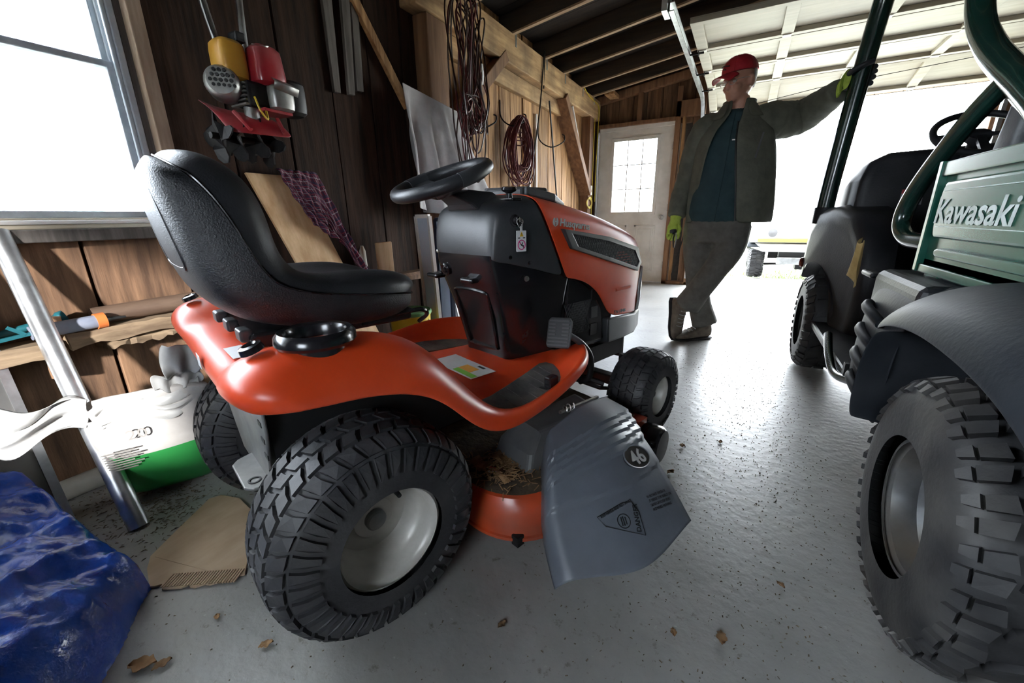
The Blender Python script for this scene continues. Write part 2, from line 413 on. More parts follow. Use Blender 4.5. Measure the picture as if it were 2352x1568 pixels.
# ------------------------------------------------------------------ door_1: white half-glass door
D1 = structure('door_1', 'white half-glass entry door with brass knob')
dx0, dx1, dz0, dz1, dy = -1.83, -0.895, 0.02, 1.985, YB+0.005
gx0, gx1, gz0, gz1 = -1.655, -1.075, 0.945, 1.865
slab = MB().box(dx0,gx0,dy,dy+0.04,dz0,dz1).box(gx1,dx1,dy,dy+0.04,dz0,dz1).box(gx0,gx1,dy,dy+0.04,dz0,gz0).box(gx0,gx1,dy,dy+0.04,gz1,dz1)
slab.build('slab', DOORW, D1, smooth=False)
gf = MB()
for (a,b,c,d) in ((gx0-0.03,gx0+0.012,gz0-0.03,gz1+0.03),(gx1-0.012,gx1+0.03,gz0-0.03,gz1+0.03),(gx0,gx1,gz0-0.03,gz0+0.012),(gx0,gx1,gz1-0.012,gz1+0.03)):
    gf.box(a,b,dy-0.012,dy+0.01,c,d)
gf.build('glazing_frame', DOORW, D1, smooth=False, bevel=0.003)
for k in (1,2):
    xx = lerp(gx0,gx1,k/3); MB().box(xx-0.006,xx+0.006,dy+0.012,dy+0.02,gz0,gz1).build('muntin', DOORW, D1, smooth=False)
    zz = lerp(gz0,gz1,k/3); MB().box(gx0,gx1,dy+0.012,dy+0.02,zz-0.006,zz+0.006).build('muntin', DOORW, D1, smooth=False)
MB().box(gx0,gx1,dy+0.022,dy+0.027,gz0,gz1).build('pane', GLASS, D1, smooth=False)
for (a,b) in ((-1.70,-1.42),(-1.31,-1.03)):
    pm = MB()
    for (p,q,r,s) in ((a,b,0.16,0.185),(a,b,0.755,0.78),(a,a+0.025,0.16,0.78),(b-0.025,b,0.16,0.78)): pm.box(p,q,dy-0.007,dy+0.002,r,s)
    pm.build('panel_moulding', DOORW, D1, smooth=False, bevel=0.003)
    MB().box(a+0.05,b-0.05,dy-0.005,dy+0.002,0.21,0.73).build('raised_panel', DOORW, D1, smooth=False, bevel=0.004)
MB().lathe([(0.033,0),(0.033,0.006),(0.012,0.01),(0.012,0.03),(0.026,0.045),(0.030,0.058),(0.022,0.07),(0.0,0.073)],(-0.955,dy,0.88),(0,-1,0),20).build('knob', STEEL, D1)
MB().box(dx1+0.001,dx1+0.012,dy-0.002,dy+0.05,0,2.0).box(dx0-0.02,dx0-0.002,dy-0.002,dy+0.05,0,2.0).box(dx0-0.02,dx1+0.012,dy-0.002,dy+0.05,1.988,2.03).build('door_frame', DOORW, D1, smooth=False)
MB().box(dx0-0.02,dx1+0.012,dy-0.03,dy+0.06,0,0.018).build('threshold', ALU, D1, smooth=False)
for z in (0.25,1.0,1.75): MB().box(dx1-0.004,dx1+0.01,dy-0.006,dy+0.002,z-0.045,z+0.045).build('hinge', STEEL, D1, smooth=False)

# ------------------------------------------------------------------ door_2: sectional garage door, raised overhead
D2 = structure('door_2', 'cream sectional garage door raised overhead on its tracks')
gxa, gxb = -0.50, 1.90
secs = [((3.58,2.205),(4.19,2.205)),((4.20,2.205),(4.77,2.205)),((4.78,2.205),(5.34,2.195)),((5.35,2.193),(5.86,2.060))]
for (ya,za),(yb,zb) in secs:
    d = Vector((0,yb-ya,zb-za)); ln = d.length; d.normalize(); n = Vector((1,0,0)).cross(d)      # n points up
    base = Vector((0,ya,za))
    def slabm(x0,x1,t0,t1,h0,h1):
        mbb = MB(); mbb.box(x0,x1,t0,t1,h0,h1)
        M = Matrix(((1,0,0,0),(0,d.y,n.y,base.y),(0,d.z,n.z,base.z),(0,0,0,1)))
        return mbb.xf(M)
    S_ = slabm(gxa,gxb,0.0,ln,0.014,0.020).build('section', GDOOR, D2, smooth=False)
    slabm(gxa,gxb,ln-0.004,ln+0.012,-0.012,0.010).build('section_seal', IRON, S_, smooth=False)
    fr = [slabm(gxa,gxb,0,0.055,-0.018,0.014), slabm(gxa,gxb,ln-0.055,ln,-0.018,0.014)]
    for f_ in fr: f_.build('rail', GDOOR, S_, smooth=False, bevel=0.003)
    for k in range(5):
        xx = lerp(gxa+0.04,gxb-0.04,k/4); slabm(xx-0.04,xx+0.04,0.055,ln-0.055,-0.016,0.014).build('stile', GDOOR, S_, smooth=False, bevel=0.003)
    for k in (0,1,2,3,4):
        xx = lerp(gxa+0.04,gxb-0.04,k/4)
        slabm(xx-0.028,xx+0.028,ln-0.05,ln-0.002,-0.024,-0.016).build('hinge', STEEL, S_, smooth=False, bevel=0.002)
    # roller bracket at the edge
    rb = MB(); p = base + d*(ln-0.02) - n*0.03
    rb.tube([p+Vector((gxa-0.07,0,0)), p+Vector((gxa+0.05,0,0))], 0.007, 8); rb.lathe([(0.02,0),(0.022,0.004),(0.022,0.012),(0.02,0.016)], p+Vector((gxa-0.075,0,0)), (1,0,0), 14)
    rb.tube([p+Vector((gxa+0.01,-0.03,0.02)),p+Vector((gxa+0.01,-0.02,-0.01)),p+Vector((gxa+0.01,0,-0.02)),p+Vector((gxa+0.01,0.02,-0.01)),p+Vector((gxa+0.01,0.03,0.02))],0.004,6)
    rb.build('roller_bracket', IRON, S_)
def track(xt, sgn):
    pth = [(xt,3.2,2.17),(xt,5.45,2.17)] + [(xt,5.45+0.38*math.sin(t),1.79+0.38*math.cos(t)) for t in (0.35,0.7,1.05,1.3,PI/2)] + [(xt,5.83,0.1)]
    P = [Vector(p) for p in pth]; rings = []
    for i,p in enumerate(P):
        t = (P[min(i+1,len(P)-1)]-P[max(i-1,0)]).normalized(); n = Vector((1,0,0)).cross(t).normalized()
        sec = [(-0.016,-0.026),(0.016,-0.026),(0.016,-0.020),(-0.010,-0.020),(-0.010,0.020),(0.016,0.020),(0.016,0.026),(-0.016,0.026)]
        rings.append([p + Vector((1,0,0))*a*sgn + n*b for a,b in sec])
    t = MB().loft(rings).build('track', GALV, D2, smooth=False)
    return t
track(gxa-0.065,1); track(gxb+0.065,-1)
MB().box(-0.62,-0.585,3.16,3.30,2.14,2.75).build('track_hanger', GALV, D2, smooth=False)
for z in (0.5,1.2,1.7): MB().box(-0.60,-0.555,5.80,5.93,z-0.025,z+0.025).build('track_bracket', GALV, D2, smooth=False)
MB().box(-0.535,-0.50,5.84,5.90,1.98,2.03).build('corner_bracket', STEEL, D2, smooth=False)
MB().tube([(-0.50,5.83,2.02),(0.5,5.55,2.10),(1.9,5.2,2.13)],0.003,5).build('lift_cable', IRON, D2)

# ------------------------------------------------------------------ roof
CE = structure('ceiling', 'dark board roof on sloping rafters')
yy = YN-0.1
while yy < YB+0.3:
    MB().add([(XW-0.3,yy+0.002,zr(XW-0.3)+0.15),(XR+0.3,yy+0.002,zr(XR+0.3)+0.15),(XR+0.3,yy+0.238,zr(XR+0.3)+0.15),(XW-0.3,yy+0.238,zr(XW-0.3)+0.15),
              (XW-0.3,yy+0.002,zr(XW-0.3)+0.175),(XR+0.3,yy+0.002,zr(XR+0.3)+0.175),(XR+0.3,yy+0.238,zr(XR+0.3)+0.175),(XW-0.3,yy+0.238,zr(XW-0.3)+0.175)],
             [(0,3,2,1),(4,5,6,7),(0,1,5,4),(1,2,6,5),(2,3,7,6),(3,0,4,7)]).build('roof_board', ROOF, CE, smooth=False)
    yy += 0.24
o = MB().add([(XW-0.35,YN-0.2,zr(XW-0.35)+0.19),(XR+0.35,YN-0.2,zr(XR+0.35)+0.19),(XR+0.35,YB+0.45,zr(XR+0.35)+0.19),(XW-0.35,YB+0.45,zr(XW-0.35)+0.19)],[(0,1,2,3)]).build('roof_skin', ROOF, CE, smooth=False, solid=0.01)
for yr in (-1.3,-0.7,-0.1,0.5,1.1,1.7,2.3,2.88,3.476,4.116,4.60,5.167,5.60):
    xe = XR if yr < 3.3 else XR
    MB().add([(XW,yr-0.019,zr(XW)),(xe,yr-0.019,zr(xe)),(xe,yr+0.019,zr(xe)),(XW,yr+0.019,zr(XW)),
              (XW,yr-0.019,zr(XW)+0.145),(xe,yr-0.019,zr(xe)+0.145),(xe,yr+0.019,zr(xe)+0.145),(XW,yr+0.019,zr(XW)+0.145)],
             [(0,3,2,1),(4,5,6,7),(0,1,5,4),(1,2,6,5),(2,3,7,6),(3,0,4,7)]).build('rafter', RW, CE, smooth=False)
    MB().add([(XW,yr-0.019,zr(XW)-.014),(xe,yr-0.019,zr(xe)-.014),(xe,yr+0.019,zr(xe)-.014),(XW,yr+0.019,zr(XW)-.014),(XW,yr-0.019,zr(XW)),(xe,yr-0.019,zr(xe)),(xe,yr+0.019,zr(xe)),(XW,yr+0.019,zr(XW))],[(0,3,2,1),(4,5,6,7),(0,1,5,4),(1,2,6,5),(2,3,7,6),(3,0,4,7)]).build('rafter_lit_edge', RLIT, CE, smooth=False)  # added strip: paints the floor-lit lower edge of the rafter
    if yr > 2:
        MB().box(-1.852,-1.847,yr+0.022,yr+0.048,2.27,2.45).build('hurricane_tie', GALV, CE, smooth=False)
for yy0,(xa,xb) in ((3.56,(-1.70,-1.05)),(3.56,(-0.98,-0.3)),(2.97,(-1.75,-1.2))):
    MB().bar((xa,yy0,zr(xa)+0.10),(xb,yy0,zr(xb)+0.10),0.06,0.03).build('metal_strip', ALU, CE, smooth=False)
# purlin block over the corner
MB().box(-1.72,-1.60,5.62,5.90,2.36,2.40).build('block', LW, CE, smooth=False)

# ------------------------------------------------------------------ walls behind the photographer (with the window the sun comes through)
WN = structure('wall_near'); 
nx0,nx1,nz0,nz1 = -0.45,0.40,1.02,1.72
for a,b,c,d in ((XW-0.1,nx0,-0.05,3.4),(nx1,XR+0.1,-0.05,3.8),(nx0,nx1,-0.05,nz0),(nx0,nx1,nz1,3.6)):
    MB().box(a,b,YN-0.06,YN,c,d).build('boarding', DW, WN, smooth=False)
W3 = structure('window_2')
for a,b,c,d in ((nx0-0.04,nx0,nz0-0.04,nz1+0.04),(nx1,nx1+0.04,nz0-0.04,nz1+0.04),(nx0,nx1,nz0-0.04,nz0),(nx0,nx1,nz1,nz1+0.04)):
    MB().box(a,b,YN-0.08,YN+0.02,c,d).build('frame', DOORW, W3, smooth=False)
MB().box(nx0,nx1,YN-0.04,YN-0.035,nz0,nz1).build('pane', GLASS, W3, smooth=False)
WR = structure('wall_right')
MB().box(XR,XR+0.06,YN,YB+0.1,-0.05,3.8).build('boarding', DW, WR, smooth=False)
# ------------------------------------------------------------------ tyres and wheels
RUB = mat('tyre_rubber', (0.018,0.018,0.020), (0.042,0.042,0.046), scale=12, rough=0.55, bump=0.08, bscale=120, dust=((0.13,0.125,0.115),0.32,7))
RUBU = mat('dirty_tyre_rubber', (0.010,0.010,0.011), (0.032,0.032,0.033), scale=9, rough=0.6, bump=0.1, bscale=90, dust=((0.12,0.11,0.095),0.5,6))
RIMC = mat('cream_rim_paint', (0.44,0.42,0.38), (0.58,0.565,0.53), scale=8, rough=0.42, metal=0.15, dust=((0.22,0.17,0.11),0.35,9))
RIMU = mat('muddy_steel_rim', (0.15,0.155,0.16), (0.27,0.275,0.28), scale=8, rough=0.42, metal=0.5, dust=((0.23,0.185,0.13),0.75,6))

class Tyre:
    def __init__(s, R, rr, w, p1=0.5, p2=0.6):
        s.R, s.rr, s.w = R, rr, w
        pts = []
        for i in range(61):
            k = PI*i/60; c, sn = math.cos(k), math.sin(k)
            pts.append((rr+(R-rr)*abs(sn)**p2, w/2*math.copysign(abs(c)**p1, c)))
        s.pts = pts; s.arc = [0]
        for a, b in zip(pts, pts[1:]): s.arc.append(s.arc[-1]+math.hypot(b[0]-a[0], b[1]-a[1]))
        h = s.arc[-1]/2; s.arc = [a-h for a in s.arc]
    def at(s, a):
        a = max(s.arc[0], min(s.arc[-1], a))
        for i in range(60):
            if a <= s.arc[i+1]:
                t = (a-s.arc[i])/max(1e-9, s.arc[i+1]-s.arc[i]); p, q = s.pts[i], s.pts[i+1]
                d = Vector((q[0]-p[0], q[1]-p[1])).normalized()
                nr = Vector((-d.y, d.x));
                r = lerp(p[0],q[0],t); l = lerp(p[1],q[1],t)
                if nr.x*(r-s.rr) + nr.y*l < 0: nr = -nr
                return r, l, nr
        return s.pts[-1][0], s.pts[-1][1], Vector((0,-1))
    def pos(s, th, a, h):
        r, l, n = s.at(a); r += n.x*h; l += n.y*h
        return Vector((l, r*math.cos(th), r*math.sin(th)))
    def carcass(s, n=72):
        m = MB(); idx = list(range(0,61,3))
        m.loft([[Vector((s.pts[i][1], s.pts[i][0]*math.cos(2*PI*k/n), s.pts[i][0]*math.sin(2*PI*k/n))) for k in range(n)] for i in idx], cap=False)
        return m
    def lug(s, m, poly, h, inset=0.0015):
        n = len(poly); ca = sum(p[1] for p in poly)/n; ct = sum(p[0] for p in poly)/n
        top = []
        for th, a in poly:
            f = 1 - inset/max(0.004, math.hypot((th-ct)*s.R, a-ca))
            top.append(s.pos(ct+(th-ct)*f, ca+(a-ca)*f, h))
        base = [s.pos(th, a, -0.002) for th, a in poly]
        m.add(base+top, [tuple(range(n,2*n))]+[(k,(k+1)%n,n+(k+1)%n,n+k) for k in range(n)])

def turf_tread(t, N, rows, rw, sh0, sh1, h):
    m = MB(); p = 2*PI/N
    for k in range(N):
        for j, a in enumerate(rows):
            th = p*(k + (0.5 if j % 2 else 0.0)); g = p*0.40; s_ = p*0.16*(1 if j % 2 else -1)
            hw = rw/2
            t.lug(m, [(th-g+s_,a-hw),(th-g*0.85,a),(th-g-s_,a+hw),(th+g-s_,a+hw),(th+g*1.08,a),(th+g+s_,a-hw)], h)
        for sg in (-1,1):
            th = p*(k + (0.25 if sg > 0 else 0.75)); g = p*0.33; mid = (sh0+sh1)/2
            t.lug(m, [(th-g,sg*sh0),(th-g+p*0.10,sg*mid),(th-g+p*0.22,sg*sh1),(th+g*0.5+p*0.22,sg*sh1),(th+g+p*0.10,sg*mid),(th+g,sg*sh0)], h*0.9)
    return m
def mud_tread(t, N, h):
    m = MB(); p = 2*PI/N
    for k in range(N):
        th = p*k
        for sg in (-1,1):
            o = th + (p*0.5 if sg > 0 else 0)
            t.lug(m, [(o-p*0.30,sg*0.008),(o-p*0.02,sg*0.055),(o+p*0.22,sg*0.060),(o+p*0.16,sg*0.010)], h)
            t.lug(m, [(o+p*0.04,sg*0.066),(o+p*0.10,sg*0.104),(o+p*0.42,sg*0.104),(o+p*0.38,sg*0.072)], h)
            t.lug(m, [(o-p*0.42,sg*0.068),(o-p*0.34,sg*0.098),(o-p*0.05,sg*0.098),(o-p*0.08,sg*0.064)], h)
            t.lug(m, [(o+p*0.10,sg*0.107),(o+p*0.14,sg*0.128),(o+p*0.36,sg*0.128),(o+p*0.42,sg*0.107)], h*0.75)
            t.lug(m, [(o-p*0.36,sg*0.101),(o-p*0.30,sg*0.122),(o-p*0.10,sg*0.122),(o-p*0.06,sg*0.101)], h*0.8)
    return m

def wheel(name, parent, loc, tyre, tread, rimprof, rmat, tmat, out=1, hub=None, rot=0.0):
    wh = tyre.carcass().build(name, tmat, parent); wh.location = loc
    if rot: wh.rotation_euler = (0,0,rot)
    tr = tread.build('tread', tmat, wh, smooth=False)
    prof = [(r, l*out) for r, l in rimprof]
    rim = MB().lathe(prof, (0,0,0), (1,0,0), 56).build('rim', rmat, wh)
    if hub: hub(wh, out)
    # inner side disc
    MB().lathe([(tyre.rr*1.02, -out*tyre.w*0.42),(tyre.rr*0.9,-out*tyre.w*0.40),(tyre.rr*0.85,-out*tyre.w*0.15),(0.03,-out*tyre.w*0.1),(0.0,-out*tyre.w*0.1)],(0,0,0),(1,0,0),32).build('inner_rim', rmat, wh)
    return wh

# ------------------------------------------------------------------ riding mower
ORG = mat('orange_plastic', (0.58,0.048,0.010), (0.68,0.064,0.014), scale=6, rough=0.33, spec=0.4, rvar=0.07, dust=((0.55,0.25,0.18),0.10,5))
BLK = mat('black_vinyl', (0.010,0.011,0.013), (0.022,0.023,0.026), scale=10, rough=0.42, bump=0.10, bscale=260, rvar=0.08)
BLK2 = mat('grained_black_vinyl', (0.010,0.011,0.013), (0.024,0.025,0.028), scale=10, rough=0.46, bump=0.28, bscale=330)
DASHM = mat('charcoal_dash_plastic', (0.024,0.026,0.029), (0.040,0.042,0.046), scale=6, rough=0.42, rvar=0.07, bump=0.05, bscale=200, dust=((0.16,0.15,0.14),0.12,6))
GLOSSB = mat('glossy_black_plastic', (0.007,0.007,0.009), (0.014,0.013,0.015), scale=5, rough=0.20, rvar=0.07, dust=((0.10,0.085,0.075),0.12,7))
GRYP = mat('grey_plastic', (0.055,0.058,0.062), (0.085,0.088,0.092), scale=6, rough=0.42, dust=((0.22,0.20,0.17),0.3,5))
MATR = mat('rubber_foot_mat', (0.035,0.036,0.036), (0.085,0.083,0.078), scale=7, rough=0.65, bump=0.2, bscale=40, dust=((0.27,0.26,0.23),0.6,9))
CHUTE = mat('scuffed_black_plastic', (0.115,0.128,0.152), (0.165,0.185,0.22), scale=3, rough=0.38, bump=0.05, bscale=70, rvar=0.1, dust=((0.15,0.16,0.17),0.25,9))
FRAMEM = mat('dusty_grey_steel', (0.13,0.13,0.13), (0.24,0.24,0.235), scale=9, rough=0.5, metal=0.3, dust=((0.30,0.27,0.22),0.5,6))
DECKM = mat('orange_deck_paint', (0.42,0.050,0.016), (0.58,0.075,0.02), scale=5, rough=0.35, coat=0.1, dust=((0.10,0.07,0.05),0.85,4))
WHT = mat('white_label', (0.66,0.66,0.66), (0.78,0.78,0.78), scale=5, rough=0.5)
YEL = mat('yellow_label', (0.80,0.55,0.02), rough=0.5); PNK = mat('magenta_print', (0.62,0.03,0.20), rough=0.5)
REDL = mat('red_label', (0.50,0.06,0.07), rough=0.5); GRNL = mat('green_label', (0.22,0.55,0.06), rough=0.5); ORL = mat('orange_label', (0.85,0.38,0.06), rough=0.5)
INK = mat('black_print', (0.012,0.012,0.012), rough=0.5); SIL = mat('silver_print', (0.42,0.40,0.38), (0.5,0.48,0.46), rough=0.35, metal=0.3)
LENS = mat('smoky_headlamp', (0.25,0.25,0.26), (0.36,0.36,0.37), scale=4, rough=0.12, coat=0.4)
GRILLE = mat('black_grille', (0.02,0.02,0.022), (0.035,0.035,0.037), scale=20, rough=0.55)

MW = empty('riding_mower', (-1.0044,0.6326,0), -R_(17.3), 'orange and black riding lawn mower with a high-backed black seat, number 46 on its chute', 'riding mower')

# --- seat
sF = [(-0.194,1.039),(-0.159,1.039),(-0.122,1.024),(-0.087,0.998),(-0.065,0.961),(-0.053,0.915),(-0.049,0.859),(-0.038,0.818),(-0.011,0.791),(0.039,0.787),(0.103,0.789),(0.173,0.786),(0.24,0.772),(0.283,0.748),(0.299,0.715)]
sS = [(-0.212,1.024),(-0.196,1.002),(-0.178,0.985),(-0.157,0.955),(-0.141,0.923),(-0.128,0.89),(-0.117,0.855),(-0.103,0.819),(-0.078,0.782),(-0.028,0.759),(0.044,0.744),(0.119,0.734),(0.195,0.724),(0.245,0.715),(0.285,0.705)]
sB = [(-0.222,1.028),(-0.237,1.007),(-0.241,0.987),(-0.237,0.951),(-0.229,0.907),(-0.222,0.855),(-0.211,0.811),(-0.196,0.758),(-0.164,0.72),(-0.118,0.688),(-0.012,0.660),(0.1,0.645),(0.193,0.648),(0.253,0.662),(0.287,0.685)]
sW = [0.09,0.165,0.195,0.208,0.216,0.222,0.228,0.234,0.238,0.240,0.240,0.236,0.222,0.190,0.120]
cush, shell = [], []
for f_, s_, b_, w_ in zip(sF, sS, sB, sW):
    f_, s_, b_ = Vector(f_), Vector(s_), Vector(b_)
    dip = (f_-s_)*0.42
    half = [(0.0, f_-dip), (0.35, f_-dip*0.75), (0.62, f_), (0.84, lerp(f_, s_, 0.16)), (0.97, lerp(f_, s_, 0.55)), (1.0, lerp(f_, s_, 0.97))]
    row = [(-x*w_, p) for x, p in reversed(half)] + [(x*w_, p) for x, p in half[1:]]
    cush.append([Vector((x,p.x,p.y)) for x, p in row])
    half = [(1.0, lerp(s_, f_, -0.03)), (0.985, lerp(s_, b_, 0.5)), (0.88, lerp(s_, b_, 0.86)), (0.6, b_), (0.0, b_)]
    row = [(x*w_, p) for x, p in half] + [(-x*w_, p) for x, p in reversed(half[:-1])]
    shell.append([Vector((x,p.x,p.y)) for x, p in row])
def close_ends(rows):
    a = sum(rows[0], Vector())/len(rows[0]); b = sum(rows[-1], Vector())/len(rows[-1])
    return [[lerp(p, a, 0.75) for p in rows[0]]] + rows + [[lerp(p, b, 0.75) for p in rows[-1]]]
seat = MB().grid(close_ends(shell)).build('seat_shell', BLK2, MW, sub=2)
MB().grid(close_ends(cush)).build('seat_cushion', BLK, MW, sub=2)
bead = [Vector((w_*1.003,s_[0],s_[1])) for s_, w_ in zip(sS, sW)]
MB().tube(cat_rom(bead,4),0.0022,6).tube(cat_rom([Vector((-p.x,p.y,p.z)) for p in bead],4),0.0022,6).build('seam', GLOSSB, seat)
# recessed loop on the back of the shell
lp = [(0.135,-0.228,0.962),(0.145,-0.219,0.90),(0.148,-0.210,0.845),(0.14,-0.206,0.825),(0.12,-0.205,0.815),(0.0,-0.205,0.812)]
MB().tube(cat_rom(lp + [(-x,y,z) for x,y,z in reversed(lp[:-1])],4),0.0075,6).build('back_ridge', BLK2, seat)
# seat bracket
SB = MB().box(-0.16,0.175,-0.135,0.255,0.655,0.672).box(0.14,0.175,-0.13,0.25,0.640,0.675).box(-0.16,-0.125,-0.13,0.25,0.640,0.675).build('seat_bracket', GLOSSB, MW, smooth=False, bevel=0.008, seg=3)
for x in (-0.13,0.0,0.13):
    MB().box(x-0.02,x+0.03,-0.150,-0.125,0.655,0.683).build('bracket_tab', DASHM, SB, smooth=False, bevel=0.006, seg=3)
for x,y in ((-0.11,-0.10),(0.14,-0.10)):
    MB().tube([(x+0.028*math.cos(t),y+0.028*math.sin(t),0.635+0.0028*t) for t in [i*0.5 for i in range(16)]],0.0045,6).build('seat_spring', GLOSSB, SB)
MB().tube(cat_rom([(0.175,0.20,0.66),(0.185,0.27,0.665),(0.17,0.30,0.645),(0.14,0.29,0.62)],5),0.006,8).build('release_handle', GLOSSB, SB)

# --- fender and footrests (one moulding, mirrored)
rows = [
 [(0,-.205,.555),(.2,-.205,.56),(.25,-.205,.575),(.29,-.205,.585),(.36,-.205,.592),(.42,-.198,.597),(.450,-.18,.60),(.464,-.155,.60),(.466,-.145,.60)],
 [(0,-.215,.595),(.2,-.215,.60),(.25,-.222,.607),(.29,-.232,.617),(.36,-.236,.627),(.43,-.222,.630),(.462,-.19,.630),(.476,-.15,.624),(.473,-.135,.600)],
 [(0,-.197,.622),(.2,-.197,.625),(.25,-.202,.635),(.29,-.207,.655),(.36,-.213,.672),(.42,-.197,.669),(.455,-.165,.655),(.474,-.125,.630),(.474,-.115,.599)],
 [(0,-.15,.626),(.2,-.15,.628),(.25,-.15,.643),(.29,-.15,.674),(.36,-.15,.690),(.42,-.145,.683),(.457,-.13,.658),(.476,-.10,.626),(.475,-.09,.596)],
 [(0,-.05,.63),(.2,-.05,.63),(.25,-.05,.646),(.29,-.05,.680),(.36,-.05,.696),(.42,-.05,.688),(.458,-.05,.657),(.477,-.045,.622),(.476,-.04,.593)],
 [(0,.04,.625),(.2,.04,.625),(.25,.04,.64),(.29,.04,.672),(.36,.04,.688),(.42,.04,.678),(.458,.04,.642),(.477,.04,.606),(.476,.04,.578)],
 [(0,.12,.605),(.2,.12,.605),(.25,.12,.617),(.29,.12,.645),(.36,.12,.660),(.42,.12,.648),(.458,.12,.612),(.477,.115,.572),(.476,.11,.546)],
 [(0,.18,.56),(.2,.18,.56),(.25,.18,.575),(.29,.18,.598),(.36,.18,.607),(.42,.175,.596),(.456,.17,.562),(.477,.165,.525),(.476,.16,.50)],
 [(0,.23,.505),(.2,.23,.505),(.25,.23,.515),(.30,.23,.535),(.36,.23,.540),(.42,.225,.532),(.456,.22,.506),(.477,.21,.475),(.476,.205,.448)],
 [(0,.29,.445),(.2,.29,.445),(.25,.29,.445),(.30,.29,.450),(.37,.285,.462),(.425,.28,.465),(.456,.275,.456),(.477,.265,.432),(.476,.26,.402)],
 [(0,.345,.415),(.2,.345,.412),(.25,.345,.395),(.30,.345,.385),(.39,.345,.392),(.43,.34,.418),(.455,.335,.432),(.477,.33,.415),(.476,.33,.378)],
 [(0,.42,.408),(.2,.42,.404),(.265,.42,.372),(.31,.42,.366),(.405,.42,.366),(.43,.42,.388),(.453,.42,.423),(.476,.42,.416),(.475,.42,.382)],
 [(0,.55,.406),(.185,.55,.402),(.235,.55,.370),(.29,.55,.366),(.395,.55,.367),(.422,.55,.396),(.446,.55,.441),(.470,.55,.436),(.469,.55,.403)],
 [(0,.66,.405),(.165,.66,.402),(.205,.66,.372),(.27,.66,.368),(.378,.65,.370),(.403,.655,.405),(.426,.66,.462),(.450,.665,.457),(.450,.665,.425)],
 [(0,.76,.405),(.145,.76,.402),(.18,.76,.376),(.24,.745,.370),(.335,.715,.374),(.362,.73,.415),(.388,.745,.468),(.410,.757,.463),(.412,.757,.432)],
 [(0,.83,.405),(.13,.83,.402),(.16,.825,.380),(.21,.80,.374),(.28,.77,.380),(.308,.79,.422),(.332,.812,.468),(.352,.828,.464),(.355,.828,.434)],
 [(0,.875,.408),(.125,.875,.408),(.155,.872,.405),(.19,.862,.42),(.235,.84,.445),(.262,.855,.462),(.282,.868,.466),(.296,.878,.460),(.298,.878,.434)],
 [(0,.885,.38),(.125,.885,.38),(.155,.885,.385),(.19,.88,.40),(.235,.87,.41),(.262,.875,.42),(.282,.882,.425),(.294,.882,.43),(.298,.882,.431)],
]
full = [[Vector((-x,y,z)) for x,y,z in reversed(r[1:])] + [Vector(p) for p in r] for r in rows]
FEN = MB().grid(full).build('fender', ORG, MW, sub=2, solid=0.006)
# cup holder, side grommets, labels
CUP = MB().lathe([(0.052,-0.055),(0.050,-0.05),(0.050,0.004),(0.054,0.012),(0.062,0.014),(0.069,0.006),(0.070,-0.006),(0.066,-0.012)],(0.385,-0.07,0.700),(0,0,1),40).build('cup_holder', GLOSSB, MW)
MB().lathe([(0.0,-0.050),(0.050,-0.050),(0.050,-0.046),(0,-0.046)],(0.385,-0.07,0.700),(0,0,1),32).build('cup_floor', GLOSSB, CUP)
for sg in (1,-1):
    MB().lathe([(0.008,-0.006),(0.008,0.006),(0.012,0.009),(0.019,0.007),(0.021,-0.004)],(sg*0.355,-0.168,0.692),(0,-0.35,1),24,).build('grommet', GLOSSB, MW)
def plate(name, c, xd, yd, w_, h_, t_, m, parent, r=0.003):
    F3 = frame(xd, yd); mb = MB().box(-w_/2,w_/2,-h_/2,h_/2,0,t_)
    mb.xf(Matrix.Translation(Vector(c)) @ F3.to_4x4())
    return mb.build(name, m, parent, smooth=False)
plate('label', (0.13,-0.155,0.6325), (1,0,0), (0,1,0.03), 0.10,0.035,0.001, WHT, MW)
plate('label', (0.02,-0.2145,0.60), (1,0,0), (0,0,1), 0.045,0.03,0.001, WHT, MW)

# foot mats
for sg in (1,-1):
    pol = [(.275,.385),(.40,.395),(.412,.43),(.405,.52),(.392,.60),(.375,.665),(.335,.715),(.285,.762),(.235,.788),(.195,.785),(.185,.755),(.215,.66),(.248,.54),(.272,.44)]
    mb = MB().prism([(sg*x,y) for x,y in pol],0.366,0.379,'z')
    FM = mb.build('foot_mat', MATR, MW, smooth=False, bevel=0.003)
    for k in range(7):
        y = 0.46 + k*0.043; xl = interp([(0.43,0.285),(0.54,0.26),(0.66,0.228),(0.76,0.20)],y)[0]; xr = interp([(0.43,0.402),(0.6,0.382),(0.665,0.362),(0.72,0.315),(0.76,0.27)],y)[0]
        MB().bar((sg*xl,y+0.01,0.3795),(sg*xr,y-0.02,0.3795),0.003,0.002).build('mat_rib', MATR, FM, smooth=False)
MB().box(0.345,0.375,0.60,0.645,0.375,0.415).build('heel_pedal', GLOSSB, MW, smooth=False, bevel=0.008, seg=3)
MB().box(0.34,0.372,0.585,0.60,0.377,0.381).build('mat_slot', INK, MW, smooth=False)

